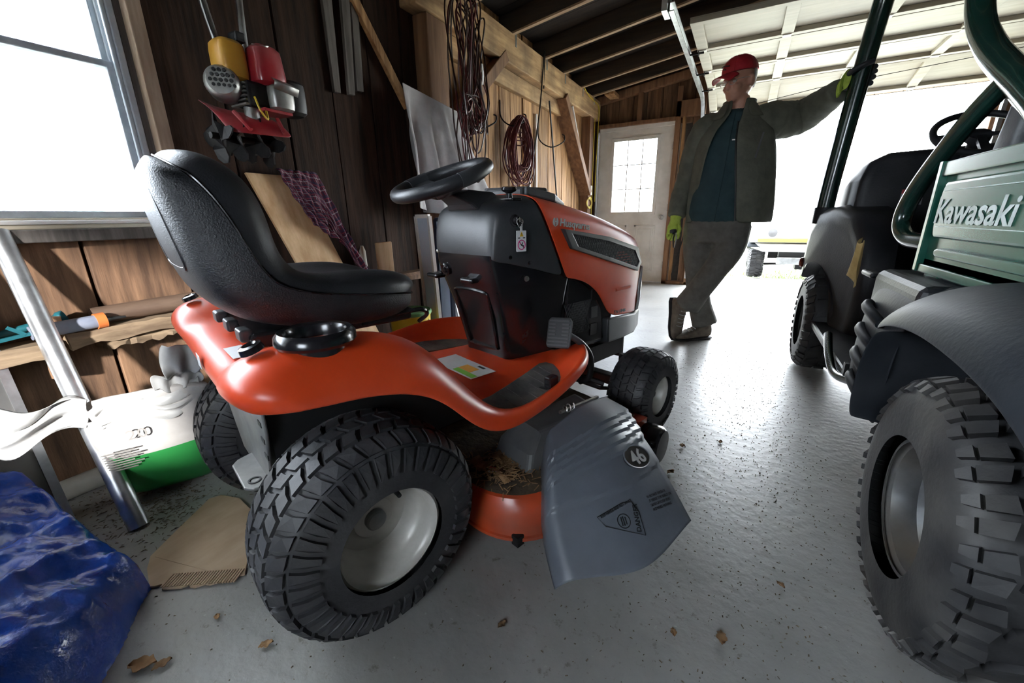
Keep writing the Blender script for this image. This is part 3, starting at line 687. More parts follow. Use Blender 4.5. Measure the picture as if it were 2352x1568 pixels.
# warning label on the tunnel
WL_ = plate('warning_label', (0.065,0.492,0.4085), (1,-0.03,-0.02), (0.02,1,-0.01), 0.235,0.105,0.0012, WHT, MW)
def sub(c0, c1, r0, r1, m, n='print'):
    cx = 0.065 + (c0+c1)/2*0.235; cy = 0.492 + (r0+r1)/2*0.105
    plate(n, (cx,cy,0.4098), (1,-0.03,-0.02), (0.02,1,-0.01), (c1-c0)*0.235,(r1-r0)*0.105,0.0004, m, WL_)
sub(-0.47,-0.02,0.30,0.46,REDL); sub(-0.42,-0.10,-0.05,0.24,INK); sub(0.02,0.30,-0.22,0.16,ORL); sub(0.02,0.48,-0.46,-0.24,GRNL); sub(0.20,0.34,0.26,0.36,INK); sub(-0.25,-0.05,-0.42,-0.18,INK); sub(0.08,0.2,-0.1,0.05,WHT)

# --- steering tower (glossy black)
def ring4(pr, pf, wr, wf, z_r, z_f, rnd=0.022):
    # rounded quadrilateral around the tower: rear y, front y, half widths
    P = [(-wr,pr,z_r),(wr,pr,z_r),(wf,pf,z_f),(-wf,pf,z_f)]; out = []
    for i in range(4):
        a, b, c = Vector(P[i-1]), Vector(P[i]), Vector(P[(i+1) % 4])
        d1, d2 = (a-b).normalized(), (c-b).normalized(); R = rnd if i < 2 else 0.012
        for t in (0, 0.35, 0.65, 1):
            p0, p1, p2 = b+d1*R, b, b+d2*R
            out.append(p0*(1-t)**2 + p1*2*t*(1-t) + p2*t*t)
    return out
TWR = MB().loft([ring4(.655,.90,.120,.160,.398,.398), ring4(.652,.90,.122,.162,.43,.43), ring4(.622,.905,.134,.172,.56,.53), ring4(.583,.91,.148,.184,.68,.62), ring4(.560,.915,.155,.193,.755,.680), ring4(.558,.916,.154,.190,.785,.710)]).build('steering_tower', GLOSSB, MW)
# recessed panel on its rear face: raised rim around the knee pocket
n_ = Vector((0,-0.94,-0.33))
def tw(x, z): return Vector((x, interp([(.40,.655),(.56,.6235),(.68,.584),(.764,.557)],z)[0]-0.002, z))
rimp = [tw(-.075,.655),tw(.075,.655),tw(.092,.62),tw(.080,.46),tw(.065,.435),tw(-.065,.435),tw(-.080,.46),tw(-.092,.62)]
MB().tube(cat_rom(rimp,4,True),0.006,6,closed=True).build('pocket_rim', GLOSSB, TWR)
MB().lathe([(0.024,0),(0.024,0.004),(0.02,0.008),(0.012,0.006),(0.009,0.012),(0,0.013)],tw(-.105,.725)+Vector((0,-.002,0)),(0,-1,-.3),24).build('hour_meter', GLOSSB, TWR)
MB().lathe([(0.010,0),(0.008,0.006),(0,0.007)],(.177,.70,.70),(1,-.1,0),12).build('bolt', STEEL, TWR)
# shift lever knobs left and in the middle of the tower
for x in (-0.165,0.045):
    kb = MB().box(x-0.045,x+0.02,0.545,0.60,0.688,0.706).build('lever_grip', GLOSSB, TWR, smooth=False, bevel=0.008, seg=3)
    MB().box(x-0.012,x+0.012,0.575,0.63,0.694,0.712).build('lever_stem', GLOSSB, kb, smooth=False, bevel=0.005)

# --- dash cowl (charcoal)
D_ = [  # stations from the rear face forward; each a half profile from the centre line to the lower edge
 [(0,.560,.775),(.10,.560,.773),(.140,.561,.771),(.157,.566,.768),(.158,.572,.767),(.158,.574,.767),(.158,.575,.766)],
 [(0,.558,.85),(.10,.558,.85),(.146,.560,.85),(.165,.570,.84),(.168,.585,.80),(.168,.587,.775),(.168,.588,.763)],
 [(0,.572,.930),(.10,.572,.928),(.150,.575,.922),(.172,.588,.905),(.177,.605,.86),(.177,.612,.80),(.177,.615,.757)],
 [(0,.60,.952),(.10,.60,.950),(.152,.602,.942),(.177,.615,.918),(.184,.635,.86),(.184,.645,.79),(.184,.65,.748)],
 [(0,.65,.968),(.11,.65,.965),(.158,.65,.953),(.184,.66,.926),(.192,.685,.86),(.193,.705,.78),(.193,.715,.732)],
 [(0,.70,.980),(.115,.70,.976),(.166,.70,.960),(.192,.706,.930),(.199,.74,.855),(.200,.78,.76),(.198,.80,.708)],
 [(0,.738,.983),(.12,.740,.978),(.172,.742,.961),(.197,.746,.929),(.203,.788,.85),(.204,.838,.76),(.200,.885,.684)],
]
full = [[Vector((-x,y,z)) for x,y,z in reversed(r[1:])] + [Vector(p) for p in r] for r in D_]
DSH = MB().grid(full).build('dash_cowl', DASHM, MW, sub=2, solid=0.004)
MB().loft([[Vector(p) for p in ((-.085,.572,.925),(.085,.572,.925),(.080,.70,.955),(-.080,.70,.955))],[Vector(p) for p in ((-.070,.560,.945),(.070,.560,.945),(.066,.66,.985),(-.066,.66,.985))],[Vector(p) for p in ((-.045,.505,.972),(.045,.505,.972),(.042,.575,.992),(-.042,.575,.992))]]).build('column_cowl', DASHM, DSH, smooth=False, bevel=0.008)
MB().box(-0.10,0.10,0.76,0.90,0.955,1.005).build('air_duct', DASHM, DSH, smooth=False, bevel=0.01)
dc = MB().loft([[(-.115,.77,.975),(.115,.77,.975),(.115,.77,1.006),(-.115,.77,1.012)],[(-.115,.92,.955),(.115,.92,.955),(.115,.92,.985),(-.115,.92,.985)],[(-.08,1.02,.94),(.08,1.02,.94),(.08,1.02,.955),(-.08,1.02,.955)]])
dc.build('duct_cover', DASHM, DSH, smooth=False, bevel=0.006)
MB().box(-.10,.10,.7665,.7705,.98,1.002).build('duct_mouth', INK, DSH, smooth=False)
# steering wheel
SWM = Matrix.Translation((0,0.498,1.020)) @ frame((1,0,0),(0,math.cos(R_(21)),math.sin(R_(21)))).to_4x4()
STW = MB().tube([SWM @ Vector((0.151*math.cos(t),0.151*math.sin(t),0)) for t in [2*PI*i/56 for i in range(56)]],0.0205,14,closed=True).build('steering_wheel', BLK, MW)
for sg in (1,-1):
    sl = MB().tube([SWM @ Vector((0.151*math.cos(t),0.151*math.sin(t),0)) for t in [R_(a)+(0 if sg > 0 else PI) for a in range(-16,17,4)]],[0.0222]*9,14).build('spoke_sleeve', DASHM, STW)
    MB().loft([[SWM @ Vector(p) for p in ((sg*.146,-.036,.004),(sg*.146,.036,.004),(sg*.144,.032,-.010),(sg*.144,-.032,-.010))],
               [SWM @ Vector(p) for p in ((sg*.10,-.036,-.008),(sg*.10,.038,-.008),(sg*.098,.032,-.022),(sg*.098,-.032,-.022))],
               [SWM @ Vector(p) for p in ((sg*.040,-.045,-.026),(sg*.040,.040,-.026),(sg*.036,.036,-.048),(sg*.036,-.038,-.048))],
               [SWM @ Vector(p) for p in ((0,-.048,-.026),(0,.040,-.026),(0,.036,-.052),(0,-.042,-.052))]]).build('spoke', DASHM, STW, smooth=False, bevel=0.006)
MB().lathe([(0.0,-.022),(0.040,-.024),(0.044,-.030),(0.036,-.048),(0.0,-.048)],(0,0,0),(0,0,1),28).xf(SWM).build('wheel_hub', DASHM, STW)
# throttle knob
TH = MB().lathe([(0.0,0.0),(0.012,0.0),(0.010,0.02),(0.022,0.026),(0.026,0.032),(0.022,0.04),(0,0.042)],(0.135,0.665,0.958),(0.1,-0.1,1),24).build('throttle_knob', GLOSSB, DSH)
MB().box(0.105,0.168,0.645,0.69,0.954,0.962).build('knob_plate', GLOSSB, TH, smooth=False, bevel=0.003)
for p in ((.182,.62,.778),(.190,.70,.754)): MB().lathe([(0.0065,0),(0.005,0.004),(0,0.005)],p,(1,0,0),12).build('screw', GLOSSB, DSH)
MB().lathe([(0.0065,0),(0.005,0.004),(0,0.005)],(-.135,.556,.79),(0,-1,0),12).build('screw', STEEL, DSH)
# ignition, key ring and tag: hang on the right flank
kx = lambda y: 0.186 + (y-0.62)*0.12
SWT = MB().lathe([(0.019,0),(0.019,0.003),(0.013,0.005),(0.011,0.018),(0,0.019)],(0.184,0.640,0.892),(1,-0.15,0.1),24).build('ignition_switch', GLOSSB, DSH)
kc = Vector((0.212,0.636,0.884))
MB().tube([kc+Vector((0.004*math.sin(2*t),0.012*math.cos(t),0.014*math.sin(t))) for t in [2*PI*i/20 for i in range(20)]],0.0012,6,closed=True).build('key_ring', STEEL, SWT)
MB().box(0.196,0.208,0.63,0.642,0.885,0.905).build('key', GLOSSB, SWT, smooth=False, bevel=0.003)
# switch lamps
for k in (0,1): MB().tube([Vector((0.193,0.664,0.889-0.012*k))+Vector((0,0.0035*math.cos(t),0.004*math.sin(t))) for t in [2*PI*i/12 for i in range(12)]],0.0006,4,closed=True).build('switch_mark', WHT, SWT)
TAG = empty('key_tag', (0.2135,0.640,0.832)); TAG.parent = MW
TAG.matrix_basis = Matrix.Translation((0.2135,0.640,0.832)) @ frame((0.10,0.99,0.0),(0.0,0.0,1.0)).to_4x4()
def tagm(n, mb, m): return mb.build(n, m, TAG, smooth=False)
tagm('tag_plate', MB().prism([(-.018,-.035),(.018,-.035),(.0195,-.033),(.0195,.028),(.018,.030),(.004,.030),(.004,.043),(-.004,.043),(-.004,.030),(-.018,.030),(-.0195,.028),(-.0195,-.033)],-0.001,0.001,'z'), WHT)
tagm('warning_triangle', MB().prism([(-.008,.012),(.008,.012),(0,.027)],0.001,0.0016,'z'), YEL)
tagm('exclamation_mark', MB().box(-.0009,.0009,.017,.0225,.0016,.002).box(-.0009,.0009,.0142,.0158,.0016,.002), INK)
tagm('tag_print', MB().box(-.015,-.006,.006,.009,.001,.0014).box(.006,.015,.006,.009,.001,.0014), INK)
tagm('ban_ring', MB().tube([(0.0145*math.cos(t),-.014+.0145*math.sin(t),0.0012) for t in [2*PI*i/28 for i in range(28)]],0.0016,6,closed=True).bar((-.0105,-.0035,0.0014),(.0105,-.0245,0.0014),0.0028,0.0006), PNK)
tagm('rider_pictogram', MB().bar((.004,-.006,.0022),(.002,-.013,.0022),.003,.0006).bar((.002,-.012,.0022),(-.006,-.013,.0022),.0025,.0006).bar((-.003,-.015,.0022),(.008,-.017,.0022),.003,.0006).bar((.005,-.017,.0022),(.007,-.023,.0022),.003,.0006), INK)

# --- hood
H_ = [
 [(0,.742,.986),(.12,.744,.981),(.173,.746,.964),(.199,.750,.932),(.206,.792,.852),(.207,.842,.76),(.202,.890,.682)],
 [(0,.760,.985),(.12,.762,.980),(.174,.764,.962),(.200,.768,.929),(.2065,.808,.848),(.2075,.855,.756),(.2025,.90,.680)],
 [(0,.95,.955),(.12,.95,.950),(.171,.95,.934),(.196,.95,.902),(.204,.97,.82),(.204,1.0,.725),(.199,1.02,.655)],
 [(0,1.10,.928),(.115,1.10,.922),(.165,1.10,.906),(.190,1.10,.875),(.199,1.11,.795),(.199,1.12,.685),(.195,1.13,.585)],
 [(0,1.20,.906),(.11,1.20,.900),(.160,1.20,.884),(.185,1.20,.853),(.195,1.20,.775),(.195,1.20,.645),(.190,1.20,.470)],
 [(0,1.35,.868),(.10,1.35,.862),(.150,1.35,.846),(.175,1.35,.816),(.187,1.345,.74),(.187,1.34,.60),(.181,1.335,.458)],
 [(0,1.475,.834),(.092,1.47,.828),(.135,1.465,.814),(.158,1.46,.785),(.172,1.46,.71),(.174,1.455,.58),(.167,1.45,.447)],
 [(0,1.55,.800),(.08,1.545,.796),(.118,1.53,.784),(.140,1.52,.76),(.153,1.52,.69),(.155,1.52,.57),(.148,1.515,.443)],
 [(0,1.585,.75),(.07,1.58,.747),(.104,1.565,.738),(.124,1.555,.722),(.135,1.555,.67),(.136,1.552,.56),(.130,1.545,.442)],
 [(0,1.60,.68),(.06,1.595,.68),(.092,1.58,.676),(.110,1.572,.666),(.120,1.57,.63),(.121,1.568,.55),(.116,1.56,.442)],
 [(0,1.602,.60),(.05,1.598,.60),(.08,1.585,.60),(.098,1.577,.595),(.108,1.573,.58),(.109,1.57,.53),(.106,1.562,.442)],
]
full = [[Vector((-x,y,z)) for x,y,z in reversed(r[1:])] + [Vector(p) for p in r] for r in H_]
HOOD = MB().grid(full).build('hood', ORG, MW, sub=2, solid=0.005)
# side vents
def hx(y): return interp([(.8,.2075),(.95,.2035),(1.1,.199),(1.2,.195),(1.35,.186),(1.46,.172),(1.52,.155)],y)[0]
for sg in (1,-1):
    vo = [(.846,.862),(.898,.790),(1.17,.722),(1.443,.655),(1.487,.690),(1.425,.764),(1.15,.822)]
    vi = [(.905,.842),(.945,.795),(1.18,.737),(1.430,.675),(1.455,.697),(1.395,.752),(1.15,.805)]
    ob = [Vector((sg*(hx(y)-0.004),y,z)) for y,z in vo]; ot = [Vector((sg*(hx(y)+0.010),y+0.004,z)) for y,z in vo]
    it = [Vector((sg*(hx(y)+0.010),y,z)) for y,z in vi]; ib = [Vector((sg*(hx(y)-0.002),y,z)) for y,z in vi]
    VF = MB().loft([ob,ot,it,ib],cap=False).build('side_vent', DASHM, HOOD, smooth=False, bevel=0.003)
    # mesh of the vent: diagonal wires over a dark back
    vb = MB().add([Vector((sg*(hx(y)+0.001),y,z)) for y,z in vi],[tuple(range(7))]).build('vent_back', INK, VF, smooth=False)
    gm = MB()
    def clip(p, q):
        # clip segment p-q to polygon vi
        ts = [0.0,1.0]; d = (q[0]-p[0],q[1]-p[1])
        for (a,b),(c,e) in zip(vi, vi[1:]+vi[:1]):
            ex, ey = c-a, e-b; den = d[0]*ey-d[1]*ex
            if abs(den) < 1e-9: continue
            t = ((a-p[0])*ey-(b-p[1])*ex)/den; u = ((a-p[0])*d[1]-(b-p[1])*d[0])/den
            if 0 <= u <= 1 and 0 <= t <= 1: ts.append(t)
        ts = sorted(ts)
        return (ts[1],ts[2]) if len(ts) >= 4 else None
    for k in range(64):
        for sl in (1,-1):
            y0 = 0.80 + k*0.0125; p = (y0,0.60); q = (y0+sl*0.16,0.90)
            c_ = clip(p,q)
            if c_:
                A = (lerp(p[0],q[0],c_[0]),lerp(p[1],q[1],c_[0])); B_ = (lerp(p[0],q[0],c_[1]),lerp(p[1],q[1],c_[1]))
                gm.bar((sg*(hx(A[0])+0.004),A[0],A[1]),(sg*(hx(B_[0])+0.004),B_[0],B_[1]),0.002,0.003,(1,0,0))
    gm.build('vent_mesh', GRILLE, VF, smooth=False)
    MB().box(*(sorted((sg*0.196,sg*0.2)) ),1.24,1.36,0.585,0.60).build('hood_crease', ORG, HOOD, smooth=False, bevel=0.003)
    hl = MB().loft([[Vector((sg*x,y,z)) for x,y,z in ((.158,1.50,.60),(.160,1.50,.50),(.150,1.50,.455))],[Vector((sg*x,y,z)) for x,y,z in ((.151,1.535,.66),(.151,1.535,.52),(.146,1.53,.455))],[Vector((sg*x,y,z)) for x,y,z in ((.130,1.570,.665),(.132,1.570,.54),(.128,1.565,.455))],[Vector((sg*x,y,z)) for x,y,z in ((.05,1.606,.66),(.05,1.607,.56),(.05,1.607,.47))]],cap=False,ring_closed=False)
    hl.build('headlamp', LENS, HOOD, solid=0.006, off=1)
# bumper / lower grille
bp = [[Vector((sg_*x,y,z)) for sg_,x,y,z in ((1,.196,1.195,.472),(1,.198,1.20,.36),(1,.10,1.20,.335),(-1,.10,1.20,.335),(-1,.198,1.20,.36),(-1,.196,1.195,.472))],
      [Vector((sg_*x,y,z)) for sg_,x,y,z in ((1,.190,1.35,.462),(1,.192,1.35,.355),(1,.10,1.35,.330),(-1,.10,1.35,.330),(-1,.192,1.35,.355),(-1,.190,1.35,.462))],
      [Vector((sg_*x,y,z)) for sg_,x,y,z in ((1,.175,1.46,.450),(1,.177,1.46,.352),(1,.09,1.46,.33),(-1,.09,1.46,.33),(-1,.177,1.46,.352),(-1,.175,1.46,.450))],
      [Vector((sg_*x,y,z)) for sg_,x,y,z in ((1,.140,1.56,.448),(1,.140,1.56,.36),(1,.07,1.565,.35),(-1,.07,1.565,.35),(-1,.140,1.56,.36),(-1,.140,1.56,.448))],
      [Vector((sg_*x,y,z)) for sg_,x,y,z in ((1,.09,1.605,.448),(1,.09,1.605,.38),(1,.05,1.61,.375),(-1,.05,1.61,.375),(-1,.09,1.605,.38),(-1,.09,1.605,.448))]]
MB().loft(bp).build('bumper', DASHM, MW, bevel=0.008)
# lettering on the hood side
Fh = frame((-0.055,1,-0.10),(0.02,0.10,1.0))
text('hood_lettering','Husqvarna',0.036,SIL,HOOD,(0.2105,0.832,0.872),Fh,0.0008,sx=1.25,bold=0.0006)
MB().tube([Vector((0.2095,0.812,0.886))+Vector((0,0.012*math.cos(t),0.014*math.sin(t))) for t in [PI*0.65+1.7*PI*i/16 for i in range(17)]],0.0022,5).bar((0.2105,0.807,0.876),(0.2105,0.807,0.897),0.004,0.002,(1,0,0)).bar((0.2105,0.817,0.876),(0.2105,0.817,0.897),0.004,0.002,(1,0,0)).bar((0.2105,0.807,0.887),(0.2105,0.817,0.886),0.004,0.002,(1,0,0)).build('hood_emblem', SIL, HOOD)
text('model_lettering','TH 1846',0.020,INK,HOOD,(0.197,1.235,0.487),frame((-0.06,1,-0.06),(0.0,0.06,1)),0.0006,sx=1.5,bold=0.0006)

# --- engine bay, frame, axle
ENG = MB().box(-.165,.165,.88,1.28,.36,.70).build('engine', INK, MW, smooth=False, bevel=0.02)
SP = MB().prism([(.905,.40),(.93,.675),(1.02,.655),(1.10,.60),(1.16,.52),(1.19,.38)],0.168,0.178,'x').build('engine_side_panel', GLOSSB, ENG, smooth=False, bevel=0.004)
gm = MB()
for k in range(14):
    for sl in (1,-1):
        a = Vector((0.181,0.935+k*0.009-0.03*sl,0.445)); b = Vector((0.181,0.935+k*0.009+0.03*sl,0.575))
        gm.bar(a,b,0.002,0.003,(1,0,0))
gm.build('panel_grille', GRILLE, SP, smooth=False)
for z in (.44,.515,.59): MB().box(.178,.182,1.085,1.13,z-.024,z+.024).build('panel_louvre', INK, SP, smooth=False)
MB().box(-.15,-.125,-.12,1.40,.26,.34).box(.125,.15,-.12,1.40,.26,.34).build('chassis_rail', GLOSSB, MW, smooth=False)
MB().box(-.13,.13,-.12,.20,.18,.42).build('transaxle', INK, MW, smooth=False, bevel=0.03)
MB().tube([(-.345,0,.242),(.345,0,.242)],0.022,12).build('rear_axle', IRON, MW)
for sg in (1,-1):
    MB().prism([(-.14,.30),(.42,.30),(.42,.375),(.345,.395),(.30,.425),(.22,.495),(.12,.59),(-.14,.605)],sg*.196,sg*.210,'x').build('wheel_well_liner', INK, MW, smooth=False)
RP = MB().prism([(-.21,.60),(.235,.60),(.235,.47),(.20,.38),(.17,.30),(-.10,.30),(-.20,.40)],-.155,-.148,'y').build('rear_plate', FRAMEM, MW, smooth=False, bevel=0.004)
HIT = MB().prism([(.02,-.19),(.04,-.205),(.165,-.205),(.185,-.19),(.19,-.14),(.0,-.14)],.322,.330,'z').build('hitch_plate', FRAMEM, RP, smooth=False, bevel=0.003)
MB().lathe([(0.010,-0.006),(0.010,0.006),(0.014,0.006),(0.014,-0.006)],(.15,-.180,.326),(0,0,1),20,closed=True).build('hitch_hole', INK, HIT)
for z in (.40,.44,.48,.52): MB().box(.19,.215,-.1565,-.154,z,z+.012).build('slot', INK, RP, smooth=False)
MB().bar((-.386,1.195,.20),(.386,1.195,.20),.05,.045).bar((0,1.195,.18),(0,1.195,.36),.09,.08,(0,1,0)).build('front_axle', IRON, MW, smooth=False, bevel=0.006)
for sg in (1,-1):
    MB().tube([(sg*.285,1.195,.14),(sg*.285,1.195,.30)],0.019,12).lathe([(0.023,0),(0.023,0.02),(0.016,0.03),(0,0.03)],(sg*.285,1.195,.30),(0,0,1),16).build('spindle', IRON, MW)
    MB().tube([(sg*.285,1.20,.165),(sg*.24,1.09,.19),(sg*.05,1.02,.23)],0.009,8).build('tie_rod', IRON, MW)
MB().tube([(.0,1.0,.26),(.24,1.12,.20)],0.014,8).build('drag_link', IRON, MW)
MB().box(-.15,.15,1.38,1.42,.24,.36).build('front_crossmember', GLOSSB, MW, smooth=False, bevel=0.004)

# brake pedal
PED = MB().prism([(-.040,-.052),(.040,-.052),(.046,-.040),(.046,.045),(.036,.058),(-.036,.058),(-.046,.045),(-.046,-.040)],-.012,.0,'z')
PM = Matrix.Translation((.262,.775,.505)) @ frame((0.95,0.30,0.05),(-0.05,0.35,0.93)).to_4x4()
PEDo = PED.xf(PM).build('brake_pedal', DASHM, MW, smooth=False, bevel=0.005)
rb = MB()
for k in range(8):
    for s0,s1 in (((-.038,-.012),(.012,.038)) if 2 < k < 7 else ((-.038,.038),)*1 and ((-.038,.038),)):
        rb.bar(PM @ Vector((s0,-.042+k*.0125,.002)),PM @ Vector((s1,-.042+k*.0125,.002)),.005,.004,PM.to_3x3() @ Vector((0,0,1)))
rb.build('pedal_ribs', GRYP, PEDo, smooth=False)
MB().tube(cat_rom([(.285,.80,.50),(.315,.845,.46),(.325,.885,.40),(.300,.92,.31),(.25,.93,.27)],5),[.012]*21,10).build('pedal_arm', DASHM, MW)

# --- wheels
tR = Tyre(0.242-0.007, 0.118, 0.228)
trR = turf_tread(tR, 38, [-0.086,-0.043,0.0,0.043,0.086], 0.036, 0.110, 0.162, 0.008)
rpR = [(0.113,0.103),(0.119,0.100),(0.1195,0.094),(0.113,0.090),(0.106,0.080),(0.103,0.055),(0.098,0.045),(0.093,0.040),(0.089,0.015),(0.082,0.005),(0.060,0.001),(0.052,0.004),(0.047,0.012),(0.030,0.014),(0.0,0.014)]
def hubR(wh, out):
    MB().lathe([(0.024,0.010),(0.024,0.026),(0.020,0.030),(0.0,0.030)],(0,0,0),(out,0,0),24).build('hub_cap', RIMU, wh)
    MB().tube([Vector((out*0.052,0.035,0.083)),Vector((out*0.085,0.034,0.080))],[0.0065,0.005],10).build('valve_stem', INK, wh)
def sidewall_text(wh, out, r, s, body, th0, m, st=0.075):
    for i, ch in enumerate(body):
        if ch == ' ': continue
        th = th0 - out*i*s*0.8/r; p = Vector((0, r*math.cos(th), r*math.sin(th)))
        rad = p.normalized(); tan = Vector((out,0,0)).cross(rad) * -1
        F3 = Matrix((-tan if False else rad.cross(Vector((out,0,0))), rad, Vector((out,0,0)))).transposed()
        text('sidewall_letter', ch, s, m, wh, Vector((st*out,0,0))+p, F3, 0.0012, bold=0.0003)
WRR = wheel('rear_wheel', MW, (.345,0,.242), tR, trR, rpR, RIMC, RUB, 1, hubR)
sidewall_text(WRR, 1, 0.196, 0.020, 'TURF SAVER', R_(30), RUB, 0.1085)
wheel('rear_wheel', MW, (-.345,0,.242), tR, trR, rpR, RIMC, RUB, -1, hubR)
tF = Tyre(0.186-0.007, 0.086, 0.17)
trF = turf_tread(tF, 34, [-0.060,-0.030,0.0,0.030,0.060], 0.026, 0.078, 0.112, 0.008)
rpF = [(0.082,0.070),(0.087,0.068),(0.0875,0.063),(0.082,0.058),(0.076,0.05),(0.073,0.03),(0.066,0.022),(0.045,0.018),(0.035,0.024),(0.0,0.026)]
def hubF(wh, out):
    MB().lathe([(0.017,0.02),(0.017,0.045),(0.012,0.05),(0,0.05)],(0,0,0),(out,0,0),20).build('hub_cap', INK, wh)
wheel('front_wheel', MW, (.386,1.195,.186), tF, trF, rpF, RIMC, RUB, 1, hubF, R_(1))
wheel('front_wheel', MW, (-.386,1.195,.186), tF, trF, rpF, RIMC, RUB, -1, hubF, R_(1))

# --- cutting deck
outl = cat_rom([(.20,.30,0),(.34,.275,0),(.45,.295,0),(.525,.36,0),(.55,.47,0),(.55,.78,0),(.52,.92,0),(.42,1.01,0),(.15,1.06,0),(-.2,1.05,0),(-.45,.98,0),(-.56,.82,0),(-.58,.6,0),(-.53,.42,0),(-.40,.30,0),(-.22,.275,0),(-.08,.34,0),(.08,.34,0)],4,True)
cen = Vector((0,.66,0))
def drg(s_, z): return [cen + (p-cen)*s_ + Vector((0,0,z)) for p in outl]
DECK = MB().loft([drg(1.012,.055),drg(1.012,.064),drg(1.0,.066),drg(1.0,.10),drg(0.985,.135),drg(.95,.165),drg(.89,.176),drg(.6,.178),drg(.3,.178)]).build('cutting_deck', DECKM, MW)
MB().prism([(-.012,-.012),(.012,-.012),(.012,.012),(-.012,.012)],0,.03,'z').xf(Matrix.Translation((.50,.325,.045))).build('deck_bolt', IRON, DECK, smooth=False)
DL = MB().prism([(-.055,.02),(.055,.02),(.055,.0),(0,-.045),(-.055,.0)],0,.001,'z')
DLM = Matrix.Translation((.385,.39,.1765)) @ frame((.85,.52,-.05),(-.5,.82,.12)).to_4x4()
dlo = DL.xf(DLM).build('deck_warning_label', WHT, DECK, smooth=False)
MB().box(-.055,.055,.004,.020,.001,.0016).xf(DLM).build('print', REDL, dlo, smooth=False)
MB().box(-.03,.03,-.012,-.004,.001,.0016).box(-.018,-.004,-.030,-.016,.001,.0016).box(.004,.018,-.030,-.016,.001,.0016).xf(DLM).build('print', INK, dlo, smooth=False)
gr_ = MB().loft([[cen + (p-cen)*s_ + Vector((0,0,z)) for p in outl] for s_, z in ((.935,.170),(.90,.1785),(.6,.1805),(.3,.1805))]).build('caked_dirt', mat('caked_grass_dirt',(0.030,0.020,0.013),(0.085,0.06,0.035),scale=18,rough=.95,bump=.6,bscale=50), DECK); tag(gr_, kind='stuff')
# grey spindle cover beside the footrest
cv = MB().loft([[Vector(p) for p in ((.27,.44,.17),(.44,.43,.17),(.50,.80,.17),(.30,.84,.17))],[Vector(p) for p in ((.28,.46,.23),(.43,.45,.23),(.485,.79,.24),(.31,.82,.24))],[Vector(p) for p in ((.31,.52,.285),(.41,.51,.28),(.46,.76,.285),(.33,.79,.295))]])
cv.build('spindle_cover', GRYP, DECK, smooth=False, bevel=0.014, seg=3)
# gauge wheel
MB().lathe([(0.03,-.045),(0.06,-.043),(0.072,-.03),(0.075,0),(0.072,.03),(0.06,.043),(0.02,.045),(0,.045)],(.535,1.0,.082),(1,0.1,0),28).build('gauge_wheel', GLOSSB, DECK)
MB().box(.44,.50,.96,1.02,.10,.17).build('gauge_bracket', DECKM, DECK, smooth=False)

# --- discharge deflector with steps, number badge and moulded lettering
def cq(P, t):
    n = len(P)-1; f = t*n; i = min(int(f), n-1); t = f-i
    p1, p2 = P[i], P[i+1]; p0 = P[i-1] if i else p1*2-p2; p3 = P[i+2] if i+2 <= n else p2*2-p1
    return 0.5*((2*p1)+(-p0+p2)*t+(2*p0-5*p1+4*p2-p3)*t*t+(-p0+3*p1-3*p2+p3)*t**3)
Fc = [Vector(p) for p in ((.43,.815,.262),(.56,.805,.235),(.70,.742,.172),(.822,.672,.105))]
Mc = [Vector(p) for p in ((.44,.66,.285),(.565,.63,.268),(.685,.56,.19),(.80,.47,.078))]
Bc = [Vector(p) for p in ((.455,.50,.272),(.535,.435,.235),(.60,.385,.16),(.70,.335,.066))]
Lc = [Vector(p) for p in ((.45,.46,.13),(.505,.405,.10),(.58,.345,.065),(.655,.296,.030))]
def chute(u, v):
    # v: 0 front .. 1 rear crest, 1..1.6 rear flank
    if v <= 1:
        p = cq([cq(Fc,u),cq(Mc,u),cq(Bc,u)], v)
    else:
        a, b = cq(Bc,u), cq(Lc,u); t = (v-1)/0.6
        d = a-cq(Mc,u); c_ = a + d*0.25
        p = a*(1-t)**2 + c_*2*t*(1-t) + b*t*t
    # moulded steps across the neck
    s_ = u - 0.035*math.sin(v*PI*1.0)
    for k, us in enumerate((.24,.29,.34,.39,.44,.62)):
        if s_ < us: p = p + Vector((0.002,0.0,0.0075 if k < 5 else 0.006))
    return p
us = [i/72 for i in range(73)]; vsq = [i/30*1.6 for i in range(31)]
CH = MB().grid([[chute(u,v) for v in vsq] for u in us]).build('discharge_deflector', CHUTE, MW, solid=0.006, ang=30)
def on_ch(u, v, h=0.0):
    p = chute(u,v); n = (chute(u+.01,v)-p).cross(chute(u,v+.02)-p).normalized()
    if n.z < 0: n = -n
    return p + n*h, n
# number badge: raised oval ring and numerals
p, n = on_ch(.535,.27); fw = (chute(.535,.15)-chute(.535,.40)); Fb = frame(fw, n.cross(fw))
BM = Matrix.Translation(p) @ Fb.to_4x4()
oval = [(.060*math.cos(2*PI*i/40),.035*math.sin(2*PI*i/40)) for i in range(40)]
bd = MB().prism(oval,-.004,.0015,'z').xf(BM).build('badge', GLOSSB, CH, smooth=False)
MB().tube([BM @ Vector((x,y,.002)) for x,y in oval],0.0022,6,closed=True).build('badge_ring', CHUTE, bd)
LG = mat('pale_worn_numerals', (0.34,0.34,0.34), (0.46,0.46,0.45), scale=8, rough=0.5)
text('number_46','46',0.060,LG,bd,BM @ Vector((0,-.021,.0018)),Fb,0.0022,'CENTER',sx=1.12,bold=0.0008)
p, n = on_ch(.78,.60); fw = (chute(.78,.45)-chute(.78,.75)); Fd = frame(fw, n.cross(fw)); DM = Matrix.Translation(p) @ Fd.to_4x4()
tri = [(-.062,.022),(.02,.034),(.045,.028),(.052,.0),(.04,-.056),(-.05,-.005)]
